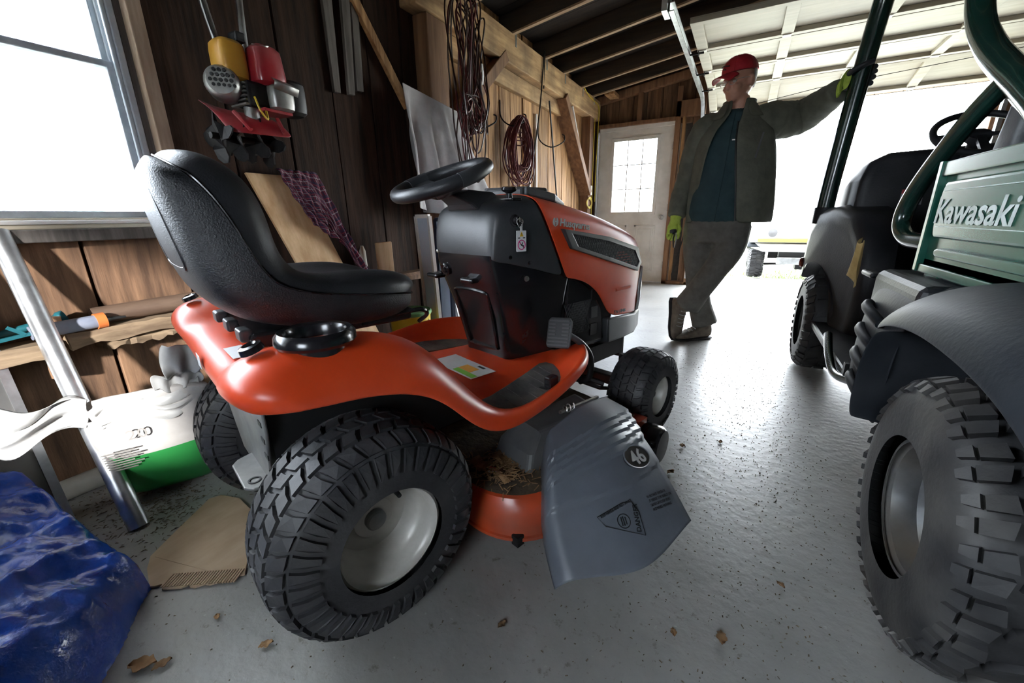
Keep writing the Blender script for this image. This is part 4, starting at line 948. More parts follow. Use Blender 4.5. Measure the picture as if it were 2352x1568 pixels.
MB().tube([DM @ Vector((x,y,.002)) for x,y in tri],0.0011,5,closed=True).build('danger_outline', INK, CH)
MB().tube([DM @ Vector((.002+.017*math.cos(t),-.008+.017*math.sin(t),.002)) for t in [2*PI*i/24 for i in range(24)]],0.0011,5,closed=True)\
    .bar(DM @ Vector((-.006,-.018,.002)),DM @ Vector((-.002,.003,.002)),.003,.001,n).bar(DM @ Vector((0,-.019,.002)),DM @ Vector((.003,.003,.002)),.003,.001,n).bar(DM @ Vector((.006,-.018,.002)),DM @ Vector((.009,.0,.002)),.003,.001,n).build('danger_pictogram', INK, CH)
text('danger_lettering','DANGER',0.017,INK,CH,DM @ Vector((.034,-.046,.0015)),Fd @ Matrix.Rotation(R_(72),3,'Z'),0.0005,sx=1.0,bold=0.0003)
text('danger_lettering','KEEP HANDS AND FEET AWAY',0.0095,INK,CH,DM @ Vector((-.052,.016,.0015)),Fd @ Matrix.Rotation(R_(8),3,'Z'),0.0005,sx=0.75)
p, n = on_ch(.79,.30); DM2 = Matrix.Translation(p) @ Fd.to_4x4()
for k, s_ in enumerate(('CAUTION: DO NOT OPERATE','WITHOUT DEFLECTOR SHIELD OR','ENTIRE GRASS CATCHER MUST','BE IN PLACE WHILE MOWING')):
    text('caution_lettering', s_, 0.0098, INK, CH, DM2 @ Vector((-.028,.018-.0115*k,.0015)), Fd, 0.0005, sx=0.62)
# hinge block and spring
hb = MB().loft([[Vector(p) for p in ((.40,.66,.27),(.50,.66,.275),(.50,.80,.26),(.40,.80,.26))],[Vector(p) for p in ((.405,.67,.305),(.485,.67,.305),(.485,.79,.295),(.405,.79,.295))]])
hb.build('hinge_block', CHUTE, CH, smooth=False, bevel=0.01, seg=3)
MB().tube([(.40,.62,.30),(.40,.83,.285)],0.006,8).tube([(.405+.012*math.cos(t),.635+.003*t,.305+.012*math.sin(t)) for t in [i*.6 for i in range(24)]],0.0022,5).build('hinge_rod', STEEL, CH)
# ------------------------------------------------------------------ green utility vehicle on the right
GRN = mat('green_bed_paint', (0.005,0.050,0.033), (0.010,0.070,0.047), scale=5, rough=0.27, spec=0.35)
GRNT = mat('green_tube_paint', (0.004,0.020,0.016), (0.007,0.028,0.022), scale=6, rough=0.22, coat=0.4)
UPL = mat('black_utility_plastic', (0.008,0.009,0.011), (0.016,0.017,0.020), scale=5, rough=0.42, spec=0.18, bump=0.08, bscale=120, dust=((0.05,0.048,0.044),0.2,5))
UFEN = mat('worn_fender_plastic', (0.012,0.014,0.017), (0.022,0.025,0.030), scale=4, rough=0.50, spec=0.06, bump=0.06, bscale=90, rvar=0.08, dust=((0.05,0.05,0.047),0.2,4))
USEAT = mat('grey_seat_vinyl', (0.05,0.052,0.055), (0.085,0.087,0.09), scale=6, rough=0.5, bump=0.1, bscale=200)
LETT = mat('worn_white_lettering', (0.34,0.40,0.38), (0.55,0.60,0.59), scale=40, rough=0.5)
U0 = Vector((1.03,1.94,0))
UT = empty('utility_vehicle', U0, 0, 'dark green utility vehicle with cargo bed and roll bars beside the mower', 'utility vehicle')
def ub(mb, name, m, parent=None, **k):
    o = mb.build(name, m, parent or UT, **k)
    if parent is None: o.location = -U0
    return o
XM = 2.06
def mir(pts): return [(XM-x,y,z) for x,y,z in pts]
# wheels
tU = Tyre(0.292-0.012, 0.150, 0.255, 0.42, 0.55)
trU = mud_tread(tU, 21, 0.013)
rpU = [(0.140,0.104),(0.149,0.103),(0.150,0.097),(0.143,0.094),(0.135,0.090),(0.131,0.070),(0.128,0.045),(0.118,0.035),(0.112,0.030),(0.108,0.0),(0.098,-0.010),(0.05,-0.014),(0.045,-0.004),(0.02,-0.002),(0,-0.002)]
def hubU(wh, out):
    MB().tube([Vector((out*0.045,0.045,0.105)),Vector((out*0.082,0.040,0.095))],[0.007,0.0055],10).build('valve_stem', INK, wh)
    for k in range(4):
        t = 2*PI*k/4+0.6; MB().lathe([(0.009,-0.012),(0.009,0.0),(0,0.001)],(0,0.065*math.cos(t),0.065*math.sin(t)),(out,0,0),6).build('wheel_nut', STEEL, wh)
w0 = Vector((.491,1.041,.292))-U0
WU = wheel('rear_wheel', UT, w0, tU, trU, rpU, RIMU, RUBU, -1, hubU)
w1 = Vector((XM-.491,1.041,.292))-U0; wheel('rear_wheel', UT, w1, tU, trU, rpU, RIMU, RUBU, 1, hubU)
tU2 = Tyre(0.28-0.011, 0.148, 0.205, 0.42, 0.55); trU2 = mud_tread(tU2, 17, 0.011)
rpU2 = [(r, l-0.025) for r, l in rpU]
wheel('front_wheel', UT, Vector((.475,2.93,.28))-U0, tU2, trU2, rpU2, RIMU, RUBU, -1, hubU)
wheel('front_wheel', UT, Vector((XM-.475,2.93,.28))-U0, tU2, trU2, rpU2, RIMU, RUBU, 1, hubU)
# rear fenders
st = [  # y, then lip / flare / crown / inner top points (x,z)
 (1.375,[(.345,.600),(.355,.630),(.40,.672),(.47,.700),(.58,.715)]),
 (1.30,[(.330,.625),(.345,.665),(.40,.712),(.47,.738),(.58,.748)]),
 (1.18,[(.322,.655),(.338,.700),(.40,.745),(.47,.765),(.58,.770)]),
 (1.03,[(.318,.675),(.335,.725),(.40,.765),(.47,.780),(.58,.782)]),
 (0.88,[(.318,.672),(.335,.725),(.40,.768),(.47,.783),(.58,.784)]),
 (0.74,[(.318,.660),(.335,.715),(.40,.762),(.47,.780),(.58,.782)]),
 (0.62,[(.322,.620),(.338,.680),(.40,.740),(.47,.768),(.58,.775)]),
 (0.52,[(.330,.540),(.345,.610),(.40,.690),(.47,.735),(.58,.75)]),
 (0.46,[(.335,.44),(.350,.50),(.40,.60),(.47,.66),(.58,.68)]),
]
for side in (0,1):
    g = [[Vector((x if not side else XM-x,y,z)) for x,z in pr] for y,pr in st]
    ub(MB().grid(g), 'rear_fender', UFEN, sub=2, solid=0.007)
    # mud guard ahead of the wheel
    g = [[Vector(((x if not side else XM-x),y,z)) for x,y,z in r] for r in (
        [(.345,1.375,.60),(.37,1.385,.602),(.60,1.36,.62)], [(.336,1.40,.53),(.37,1.405,.53),(.60,1.37,.53)],
        [(.333,1.40,.46),(.37,1.40,.45),(.60,1.36,.44)], [(.330,1.385,.40),(.36,1.38,.395),(.60,1.33,.36)], [(.329,1.345,.345),(.345,1.34,.36),(.60,1.28,.33)])]
    ub(MB().grid(g), 'mud_guard', UFEN, sub=2, solid=0.006)
# wheel-house liner
ub(MB().box(.60,1.46,.50,1.36,.22,.70), 'rear_chassis', INK, smooth=False, bevel=0.02)
ub(MB().tube([(.49,1.041,.292),(1.57,1.041,.292)],0.03,12), 'rear_axle', IRON)
ub(MB().box(.62,1.44,1.30,3.30,.20,.30), 'frame', INK, smooth=False, bevel=0.02)
ub(MB().tube([(.47,2.93,.28),(1.59,2.93,.28)],0.025,12), 'front_axle', IRON)
# ribbed panel under the seat
g = [[Vector(p) for p in r] for r in (
  [(.41,1.80,.31),(.400,1.72,.31),(.395,1.60,.31),(.395,1.45,.31),(.40,1.38,.31)],
  [(.405,1.80,.42),(.390,1.72,.42),(.385,1.60,.42),(.388,1.45,.42),(.395,1.38,.42)],
  [(.410,1.80,.55),(.395,1.72,.55),(.390,1.60,.55),(.393,1.45,.55),(.40,1.38,.55)],
  [(.425,1.795,.64),(.408,1.72,.645),(.405,1.60,.648),(.408,1.45,.65),(.41,1.38,.65)],
  [(.455,1.78,.695),(.445,1.72,.705),(.445,1.60,.71),(.445,1.45,.71),(.445,1.38,.71)],
  [(.54,1.77,.715),(.54,1.72,.722),(.54,1.60,.725),(.54,1.45,.725),(.54,1.38,.725)])]
SPN = ub(MB().grid(g), 'seat_side_panel', UFEN, sub=2, solid=0.006)
for k,(z,y0,y1) in enumerate(((.36,1.50,1.70),(.44,1.50,1.71),(.52,1.50,1.72),(.60,1.50,1.70))):
    ub(MB().tube(cat_rom([(.394,y0,z-.015),(.384,lerp(y0,y1,.3),z),(.383,lerp(y0,y1,.75),z+.012),(.398,y1,z+.018)],5),[.004]+[.015]*14+[.004],10), 'panel_rib', UFEN, SPN)
ub(MB().box(.375,.388,1.705,1.73,.355,.40), 'panel_slot', INK, SPN, smooth=False)
ub(MB().box(.425,1.635,1.40,1.84,.32,.715), 'seat_base', UPL, smooth=False, bevel=0.03, seg=3)
ub(MB().box(.40,1.66,1.80,2.80,.30,.335), 'floor_pan', UPL, smooth=False, bevel=0.01)
ub(MB().tube(cat_rom([(.41,1.70,.34),(.385,1.86,.31),(.385,2.02,.335),(.40,2.20,.38)],5),0.016,10), 'step_bar', GRNT)
ub(MB().box(.425,.465,1.88,2.02,.672,.692), 'hand_lever', UPL, smooth=False, bevel=0.008)
# seats
def cushion(x0,x1,y0,y1,z0,z1,n,m,lean=0.0):
    mb = MB(); rings = []
    for t, s_ in ((0,.90),(.12,1.0),(.8,1.0),(1,.86)):
        z = lerp(z0,z1,t); cx,cy = (x0+x1)/2,(y0+y1)/2+lean*t
        hx_, hy = (x1-x0)/2*s_, (y1-y0)/2*s_
        rings.append([Vector((cx+hx_*math.copysign(abs(math.cos(a))**.35,math.cos(a)),cy+hy*math.copysign(abs(math.sin(a))**.35,math.sin(a)),z)) for a in [2*PI*k/24 for k in range(24)]])
    return ub(mb.loft(rings), n, m, sub=1)
cushion(.56,1.02,1.42,1.90,.715,.83,'seat_cushion',USEAT); cushion(1.05,1.52,1.42,1.90,.715,.83,'seat_cushion',USEAT)
cushion(.58,1.01,1.66,1.78,.86,1.28,'seat_back',USEAT,-0.07); cushion(1.06,1.50,1.66,1.78,.86,1.28,'seat_back',USEAT,-0.07)
# front cowl and fenders
arch = [(2.93+0.345*math.cos(R_(a)),.29+0.345*math.sin(R_(a))) for a in range(38,171,12)]
poly = [(2.40,.30),(2.38,.55),(2.44,.78),(2.56,.90),(2.80,.94),(3.02,.925),(3.14,.85),(3.215,.74),(3.24,.63),(3.235,.53)] + arch + [(2.58,.30)]
for side in (0,1):
    xo = lambda x: x if not side else XM-x
    def P(y,z,x): return Vector((xo(x),y,z))
    cy_, cz_ = 2.86,.62
    xf_ = lambda y: .372+.13*max(0,(3.08-y)/.70)**1.15
    o1 = [P(y,z,xf_(y)+.03) for y,z in poly]; o0 = [P(cy_+(y-cy_)*.965,cz_+(z-cz_)*.965,xf_(y)) for y,z in poly]; i1 = [P(y,z,.62) for y,z in poly]
    def rg_(s_, dx): return [P(cy_+(y-cy_)*s_,cz_+(z-cz_)*s_,xf_(y)+dx) for y,z in poly]
    ub(MB().loft([rg_(.70,.0),rg_(.86,.0),rg_(.94,.012),rg_(.98,.036),rg_(1.0,.07),i1]), 'front_fender', UPL, ang=60)
    ub(MB().lathe([(0.032,0),(0.03,0.012),(0,0.014)],(xo(.375),3.20,.60),((-1,.5,0) if not side else (1,.5,0)),20), 'marker_lamp', mat('amber_reflector',(0.20,0.03,0.01),rough=0.3))
cw = []
for y,zt,xi,zb in ((2.72,1.150,.50,.40),(2.74,1.172,.485,.40),(2.90,1.165,.47,.40),(3.02,1.10,.46,.40),(3.16,.98,.46,.42),(3.30,.82,.48,.45),(3.38,.66,.52,.48)):
    h = [(xi,zb),(xi,lerp(zb,zt,.5)),(xi+.005,lerp(zb,zt,.85)),(xi+.03,lerp(zb,zt,.95)),(xi+.10,zt),(1.03,zt+.015)]
    cw.append([Vector((x,y,z)) for x,z in h] + [Vector((XM-x,y,z)) for x,z in reversed(h[:-1])])
ub(MB().loft(cw), 'front_cowl', UPL, ang=50, bevel=0.01)
lb = ub(MB().box(.655,.735,2.715,2.719,.93,1.00), 'caution_label', mat('grey_caution_label',(0.22,0.22,0.24),rough=0.5), smooth=False)
ub(MB().box(.655,.735,2.713,2.715,.98,1.00), 'label_band', REDL, lb, smooth=False)
# steering wheel and column
SM2 = Matrix.Translation((.84,2.62,1.215)) @ frame((1,0,0),(0,math.cos(R_(38)),math.sin(R_(38)))).to_4x4()
sw2 = ub(MB().tube([SM2 @ Vector((.15*math.cos(t),.15*math.sin(t),0)) for t in [2*PI*i/40 for i in range(40)]],0.014,10,closed=True), 'steering_wheel', UPL)
ub(MB().bar(SM2 @ Vector((-.145,0,-.01)),SM2 @ Vector((.145,0,-.01)),.03,.015).bar(SM2 @ Vector((0,0,-.01)),SM2 @ Vector((0,-.145,-.01)),.03,.015).lathe([(0,.005),(.04,.0),(.04,-.03),(0,-.03)],SM2 @ Vector((0,0,-.005)),SM2.to_3x3() @ Vector((0,0,1)),20), 'steering_spoke', UPL, sw2)
ub(MB().tube([SM2 @ Vector((0,0,-.02)),(.84,2.80,.95)],0.025,10), 'steering_column', UPL)
# roll-over bars
for side in (0,1):
    f = (lambda P: P) if not side else mir
    ub(MB().tube(cat_rom(f([(.409,3.03,.90),(.418,3.025,1.10),(.446,3.0,1.55),(.470,2.975,1.86),(.485,2.93,1.975),(.52,2.85,2.02)]),6),0.043,16), 'front_roll_post', GRNT)
    ub(MB().tube([f([(.409,3.03,.84)])[0],f([(.410,3.03,.93)])[0]],0.050,16), 'post_socket', UPL)
    ub(MB().tube(cat_rom(f([(.52,2.85,2.02),(.57,2.60,2.0),(.60,2.36,1.86),(.60,2.22,1.66),(.60,2.12,1.50),(.60,1.98,1.38),(.60,1.82,1.28),(.60,1.66,1.19),(.60,1.50,1.08),(.62,1.40,.90)]),6),0.036,14), 'rear_roll_hoop', GRNT)
    ub(MB().tube(cat_rom(f([(.595,1.77,1.245),(.57,1.86,1.17),(.55,1.97,1.07),(.535,2.05,.98),(.525,2.085,.90),(.525,2.07,.84),(.535,2.00,.805),(.55,1.88,.80),(.58,1.70,.80)]),6),0.028,14), 'roll_bar_brace', GRNT)
ub(MB().tube([(.52,2.85,2.02),(XM-.52,2.85,2.02)],0.03,12), 'front_cross_tube', GRNT)
ub(MB().tube([(.60,2.36,1.86),(XM-.60,2.36,1.86)],0.03,12), 'rear_cross_tube', GRNT)
# cargo bed
bx0,bx1,by0,by1,bz0,bz1 = .505,XM-.505,.42,1.735,.735,1.035
ub(MB().box(bx0,bx1,by0,by1,bz0,bz0+.03), 'bed_floor', GRN, smooth=False, bevel=0.004)
for x0,x1 in ((bx0,bx0+.02),(bx1-.02,bx1)):
    sd = ub(MB().box(x0,x1,by0,by1,bz0,bz1), 'bed_side', GRN, smooth=False, bevel=0.004)
    xs = (x0-.012, x0) if x0 < 1 else (x1, x1+.012)
    ub(MB().box(min(xs),max(xs),by0,by1,bz1-.04,bz1), 'top_rail', GRN, sd, smooth=False, bevel=0.004)
    ub(MB().box(min(xs)-.004,max(xs)+.004,by1-.022,by1+.004,bz0-.012,bz1+.003), 'corner_flange', GRN, sd, smooth=False, bevel=0.003)
    ub(MB().box(min(xs),max(xs),by0,by1,bz0-.012,bz0+.012), 'bottom_rail', GRN, sd, smooth=False, bevel=0.003)
    # stamped swage with rounded front end
    e = min(xs)-.004 if x0 < 1 else max(xs)+.004
    for za,zb,ya in ((.825,.980,by1-.06),(.775,.800,by1-.12)):
        mz, hz = (za+zb)/2, (zb-za)/2
        pr = [(ya-.03+.03*math.sin(t),mz+hz*math.cos(t)) for t in [PI*i/8 for i in range(9)]] + [(by0+.05,za),(by0+.05,zb)]
        ub(MB().prism(pr,min(x0,e) if x0 < 1 else x1-.005, x1-.012 if x0 < 1 else max(x1,e),'x'), 'stamped_panel', GRN, sd, smooth=False, bevel=0.010, seg=3)
    if x0 < 1:
        t_ = text('bed_lettering','Kawasaki',0.090,LETT,sd,(min(xs)-.0055,by1-.068,.868),frame((0,-1,0),(0,0,1)),0.0002,shear=0.12,sx=1.24,bold=0.0016)
        ub(MB().box(min(xs)-.0052,min(xs)-.003,by1-.60,by1-.09,.9525,.9545), 'lettering_rule', LETT, sd, smooth=False)
        ub(MB().box(min(xs)-.0052,min(xs)-.003,by1-.60,by1-.09,.8575,.8595), 'lettering_rule', LETT, sd, smooth=False)
ub(MB().box(bx0,bx1,by1-.02,by1,bz0,bz1), 'bed_headboard', GRN, smooth=False, bevel=0.004)
ub(MB().box(bx0,bx1,by0,by0+.02,bz0,bz1), 'tailgate', GRN, smooth=False, bevel=0.004)
ub(MB().box(bx0-.004,bx0+.05,by1-.16,by1-.06,bz0-.05,bz0-.005), 'bed_bracket', GRN, smooth=False, bevel=0.004)
ub(MB().tube([(bx0-.012,by1-.10,bz0-.03),(bx0+.01,by1-.10,bz0-.03)],0.012,10), 'bracket_bolt', STEEL)
# tan cloth hung from the seat corner
CLO = mat('tan_work_cloth', (0.30,0.20,0.07), (0.46,0.33,0.14), scale=12, rough=0.85, bump=0.2)
g = []
for i in range(9):
    t = i/8; row = []
    for j in range(9):
        u = j/8; wid = lerp(.05,.14,t)
        row.append(Vector((.395+.010*math.sin(u*9+t*3)+.015*u*t, 1.99-(u-.5)*wid*1.0+.02*t, .80-.145*t-.03*t*u+.012*math.sin(u*7))))
    g.append(row)
o = MB().grid(g).build('work_cloth', CLO, None, sub=1, solid=0.003); tag(o, 'tan work cloth hanging by the seat of the green utility vehicle', 'cloth')
# ------------------------------------------------------------------ man leaning on the roll bar
SKIN = mat('skin', (0.42,0.20,0.14), (0.52,0.27,0.19), scale=14, rough=0.5)
JKT = mat('olive_grey_jacket', (0.075,0.078,0.058), (0.115,0.115,0.085), scale=16, rough=0.8, bump=0.25, bscale=30)
SHRT = mat('dark_teal_shirt', (0.010,0.030,0.036), (0.018,0.045,0.052), scale=14, rough=0.85, bump=0.3, bscale=25)
TRS = mat('grey_brown_trousers', (0.085,0.080,0.068), (0.13,0.12,0.105), scale=18, rough=0.85, bump=0.3, bscale=25)
CAPR = mat('red_cap_cloth', (0.30,0.008,0.016), (0.40,0.014,0.022), scale=20, rough=0.75, bump=0.15, bscale=80)
HAIR = mat('grey_hair', (0.30,0.29,0.28), (0.50,0.49,0.47), scale=60, rough=0.7, stretch=(1,1,6))
BOOT = mat('brown_hiking_boot', (0.085,0.066,0.048), (0.17,0.135,0.10), scale=16, rough=0.7, bump=0.25, bscale=50)
SOLE = mat('black_boot_sole', (0.015,0.014,0.013), (0.035,0.032,0.03), scale=20, rough=0.8)
LIME = mat('lime_glove_knit', (0.32,0.42,0.05), (0.45,0.56,0.09), scale=40, rough=0.85, bump=0.2, bscale=140)
GLVB = mat('black_glove_palm', (0.012,0.014,0.018), (0.028,0.032,0.038), scale=20, rough=0.6)
PU = Vector((-0.19,3.2,0))
def ring(c, a, b, n=24, rz=0.0, tilt=None):
    c = Vector(c); X = Vector((math.cos(rz),math.sin(rz),0)); Y = Vector((-math.sin(rz),math.cos(rz),0))
    return [c + X*a*math.cos(2*PI*k/n) + Y*b*math.sin(2*PI*k/n) for k in range(n)]
def blob(mb, c, r, M=None, n=16):
    rings = []
    for i in range(1,n//2):
        t = PI*i/(n//2); rings.append([Vector((r[0]*math.sin(t)*math.cos(2*PI*k/n),r[1]*math.sin(t)*math.sin(2*PI*k/n),r[2]*math.cos(t))) for k in range(n)])
    if M: rings = [[M @ (Vector(c)+p) for p in rg] for rg in rings]
    else: rings = [[Vector(c)+p for p in rg] for rg in rings]
    return mb.loft(rings)
def limb(mb, pts, rad, n=14, k=5):
    P = cat_rom(pts,k); m = len(P); R = []
    for i in range(m):
        f = i/(m-1)*(len(rad)-1); j = min(int(f),len(rad)-2); R.append(lerp(rad[j],rad[j+1],f-j))
    return mb.tube(P, R, n)

# joints
shR, elR, wrR = (-.285,3.21,1.43),(-.372,3.25,1.14),(-.410,3.17,.90)      # arm hanging at image left
shL, elL, wrL = (.045,3.21,1.45),(.245,3.33,1.475),(.372,3.045,1.535)      # arm reaching for the roll bar
hipR, knR, anR = (-.25,3.22,.82),(-.240,3.24,.47),(-.150,3.27,.12)
hipL, knL, anL = (-.055,3.19,.82),(-.120,3.08,.55),(-.300,3.15,.25)
HC = Vector((-.120,3.19,1.680))
HM = Matrix.Translation(HC) @ frame((-.64,-.77,0.0),(.77,-.64,0)).to_4x4() @ Matrix.Rotation(R_(8),4,'Y')       # x = where the face points

b = MB()
b.loft([ring((-.15,3.2,.80),.16,.11),ring((-.14,3.2,.95),.155,.11),ring((-.12,3.2,1.15),.165,.115),ring((-.115,3.2,1.33),.175,.11),ring((-.115,3.2,1.44),.15,.09),ring((-.105,3.21,1.50),.07,.07)])
b.tube([(-.105,3.21,1.46),(-.108,3.20,1.60)],[.062,.056],14)
for P_, rd in (((shR,elR,wrR),(.055,.042,.032)),((shL,elL,wrL),(.055,.042,.032)),((hipR,knR,anR),(.085,.058,.042)),((hipL,knL,anL),(.085,.058,.042))): limb(b,P_,rd)
blob(b,(0,0,.022),(.098,.076,.112),HM); blob(b,(.032,0,-.055),(.064,.056,.062),HM); blob(b,(.068,0,-.090),(.024,.030,.022),HM)
blob(b,(.094,0,-.018),(.022,.013,.026),HM); blob(b,(.106,0,-.030),(.016,.016,.012),HM); blob(b,(.084,0,.020),(.016,.055,.012),HM)
blob(b,(.078,0,-.066),(.014,.026,.007),HM)
for sg in (1,-1):
    blob(b,(-.004,sg*.082,-.010),(.022,.012,.036),HM); blob(b,(.062,sg*.040,-.028),(.026,.022,.022),HM)
PER = b.build('person', SKIN, None, remesh=0.0075, sm=2)
tag(PER, 'man in red cap and olive jacket leaning a gloved hand on the roll bar', 'person')
def pc(mb, n, m, **k): return mb.build(n, m, PER, **k)

# face details
eye = MB(); 
for sg in (1,-1): blob(eye,(.079,sg*.031,.003),(.012,.014,.010),HM,12)
pc(eye,'eyes',mat('eye_white',(0.55,0.52,0.48),rough=0.2))
pc(MB().tube([HM @ Vector(p) for p in ((.080,-.024,-.062),(.091,0,-.061),(.080,.024,-.062))],0.0028,6),'mouth',mat('lip_line',(0.12,0.03,0.03),rough=0.6))
gl = MB()
for sg in (1,-1):
    gl.tube([HM @ Vector((.104-.006*abs(math.cos(t)),sg*.033+.024*math.cos(t),.000+.017*math.sin(t))) for t in [2*PI*i/20 for i in range(20)]],0.0014,6,closed=True)
    gl.tube([HM @ Vector(p) for p in ((.098,sg*.057,.004),(.06,sg*.079,.008),(-.01,sg*.083,.006),(-.02,sg*.083,-.006))],0.0016,6)
gl.tube([HM @ Vector(p) for p in ((.103,-.009,.003),(.108,0,.006),(.103,.009,.003))],0.0013,6)
GLS = pc(gl,'glasses',STEEL)
lm = MB()
for sg in (1,-1): lm.add([HM @ Vector((.102-.006*abs(math.cos(t)),sg*.033+.023*math.cos(t),.016*math.sin(t))) for t in [2*PI*i/16 for i in range(16)]],[tuple(range(16))])
pc(lm,'lenses',GLASS)
# hair
hr = MB(); rings = []
for u,rx,ry in ((.055,.1045,.0815),(.03,.1045,.0815),(.01,.102,.079),(-.02,.097,.075),(-.04,.090,.069)):
    rings.append([HM @ Vector((-rx*math.cos(a)+.004,ry*math.sin(a),u)) for a in [R_(d) for d in range(-72,73,6)]])
pc(hr.grid(rings),'hair',HAIR,solid=0.006,off=0)
# cap
rings = []
for t in (0,.16,.32,.5,.66,.8,.92,.985):
    ph = t*PI/2; k_ = math.cos(ph)**0.85
    rings.append([HM @ Vector((.002+.113*k_*math.cos(a),.089*k_*math.sin(a),.052+.092*math.sin(ph))) for a in [2*PI*i/30 for i in range(30)]])
CAP = pc(MB().loft(rings),'cap',CAPR,solid=0.003)
br = []
for i in range(7):
    t = i/6
    br.append([HM @ Vector((.085+(.105*t)*math.cos(v*1.1)**.6+.010*math.cos(v*1.1), .080*math.sin(v*1.1)*(1-.14*t), .058-.030*t-.028*(abs(v)**2))) for v in [-1+2*j/14 for j in range(15)]])
pc(MB().grid(br),'brim',CAPR,solid=0.004)
for k in range(6):
    a = PI/6+k*PI/3
    MB().tube([HM @ Vector((.002+.1145*(math.cos(t*PI/2)**.85)*math.cos(a),.0905*(math.cos(t*PI/2)**.85)*math.sin(a),.052+.0935*math.sin(t*PI/2))) for t in [i/10 for i in range(10)]],0.0012,4).build('cap_seam',CAPR,CAP)
pc(MB().tube([HM @ Vector(p) for p in ((.112,.02,.085),(.116,0,.09),(.112,-.022,.094),(.105,-.04,.088))],0.003,5).tube([HM @ Vector(p) for p in ((.114,-.004,.072),(.110,-.026,.076))],0.003,5),'cap_emblem',INK)
MB().lathe([(0.006,0),(0.004,.004),(0,.005)],HM @ Vector((.002,0,.142)),(0,0,1),10).build('cap_button',CAPR,CAP)

# shirt
pc(MB().loft([ring((-.150,3.195,.825),.205,.150),ring((-.150,3.19,.90),.205,.158),ring((-.140,3.18,1.02),.200,.165),ring((-.130,3.18,1.15),.195,.158),ring((-.122,3.19,1.30),.185,.138),ring((-.118,3.195,1.42),.15,.112),ring((-.112,3.205,1.50),.085,.082),ring((-.110,3.205,1.535),.070,.070)]),'shirt',SHRT,sub=1,disp=None)
pc(MB().tube(cat_rom([(-.160,3.030,.86),(-.150,3.012,1.0),(-.140,3.018,1.15),(-.133,3.046,1.30),(-.126,3.085,1.42),(-.12,3.12,1.50)],5),0.0035,6),'shirt_placket',SHRT)
pc(MB().box(-.118,-.088,3.056,3.060,1.335,1.341),'chest_mark',SIL,smooth=False)
# jacket: open front
def arcring(c, a, b, d0, d1, n=30, hang=0.0):
    return [Vector((c[0]+a*math.cos(R_(lerp(d0,d1,k/n))),c[1]+b*math.sin(R_(lerp(d0,d1,k/n))),c[2]+hang*0)) for k in range(n+1)]
# angles run from the image-right flap (front) round the back to the image-left flap
jr = [((-.095,3.20,.845),.262,.182,-78,218),((-.095,3.20,.93),.262,.186,-80,220),((-.098,3.195,1.05),.255,.188,-84,222),((-.100,3.19,1.18),.245,.182,-88,225),((-.105,3.19,1.30),.235,.165,-90,232),((-.110,3.195,1.40),.215,.140,-88,240),((-.112,3.20,1.47),.165,.115,-80,252),((-.110,3.205,1.515),.105,.095,-72,252),((-.108,3.205,1.555),.092,.088,-66,246),((-.108,3.205,1.575),.098,.092,-66,246)]
g = []
for i,(c,a,b_,d0,d1) in enumerate(jr):
    rg = arcring(c,a,b_,d0,d1)
    if i < 6:
        rg = [p + Vector((0.006*math.sin(k*1.7+i*.6),0.010*math.sin(k*1.3+i*.9),0)) for k,p in enumerate(rg)]
    g.append(rg)
JK = pc(MB().grid(g),'jacket',JKT,sub=1,solid=0.012)
def wrinkled(pts, rad, amp, fr, n=16, k=7):
    P = cat_rom(pts,k); m = len(P); R = []
    for i in range(m):
        f = i/(m-1)*(len(rad)-1); j = min(int(f),len(rad)-2); R.append(lerp(rad[j],rad[j+1],f-j)*(1+amp*math.sin(i*fr)+amp*.6*math.sin(i*fr*1.7+1)))
    return MB().tube(P,R,n)
pc(wrinkled([(-.20,3.205,1.455),shR,(-.345,3.235,1.29),elR,(-.400,3.21,1.02),(-.412,3.165,.885)],(.075,.090,.080,.074,.068,.060),.03,1.9),'sleeve',JKT,sub=1)
pc(wrinkled([(-.04,3.205,1.42),(.07,3.24,1.455),(.15,3.29,1.455),elL,(.315,3.20,1.505),(.378,3.04,1.535)],(.095,.108,.108,.100,.082,.060),.03,1.7),'sleeve',JKT,sub=1)
pc(MB().bar((.02,3.02,1.22),(.045,3.03,1.36),.010,.006,(0,1,0)),'chest_pocket_zip',INK,smooth=False)
pc(MB().tube(cat_rom([(-.042,3.012,.86),(-.062,3.004,1.05),(-.082,3.006,1.20),(-.095,3.03,1.33),(-.098,3.07,1.44)],4),0.005,6),'front_zip',INK)
# collar wings
for sg, px_ in ((1,-.045),(-1,-.195)):
    pc(MB().grid([[Vector((-.11+sg*.050,3.118,1.565)),Vector((-.11+sg*.095,3.19,1.572)),Vector((-.11+sg*.085,3.26,1.575))],[Vector((-.11+sg*.060,3.08,1.50)),Vector((-.11+sg*.140,3.15,1.505)),Vector((-.11+sg*.125,3.26,1.52))],[Vector((-.11+sg*.075,3.055,1.455)),Vector((-.11+sg*.165,3.12,1.475)),Vector((-.11+sg*.15,3.26,1.49))]]),'collar',JKT,sub=1,solid=0.006)
# trousers
tr_ = MB()
tr_.loft([ring((-.150,3.2,.92),.185,.135),ring((-.150,3.2,.86),.205,.145),ring((-.150,3.2,.79),.205,.140),ring((-.150,3.205,.72),.180,.125)])
P = cat_rom([hipR,(-.255,3.225,.65),knR,(-.205,3.26,.28),(-.150,3.265,.115)],6); tr_.tube(P,[lerp(.115,.078,min(1,i/11))+(.012*max(0,(i-18)/6)) for i in range(len(P))],16)
P = cat_rom([hipL,(-.060,3.14,.68),knL,(-.205,3.10,.40),(-.275,3.13,.275)],6); tr_.tube(P,[lerp(.118,.082,min(1,i/12))+(.010*max(0,(i-18)/6)) for i in range(len(P))],16)
pc(tr_,'trousers',TRS,remesh=0.011,sm=3)
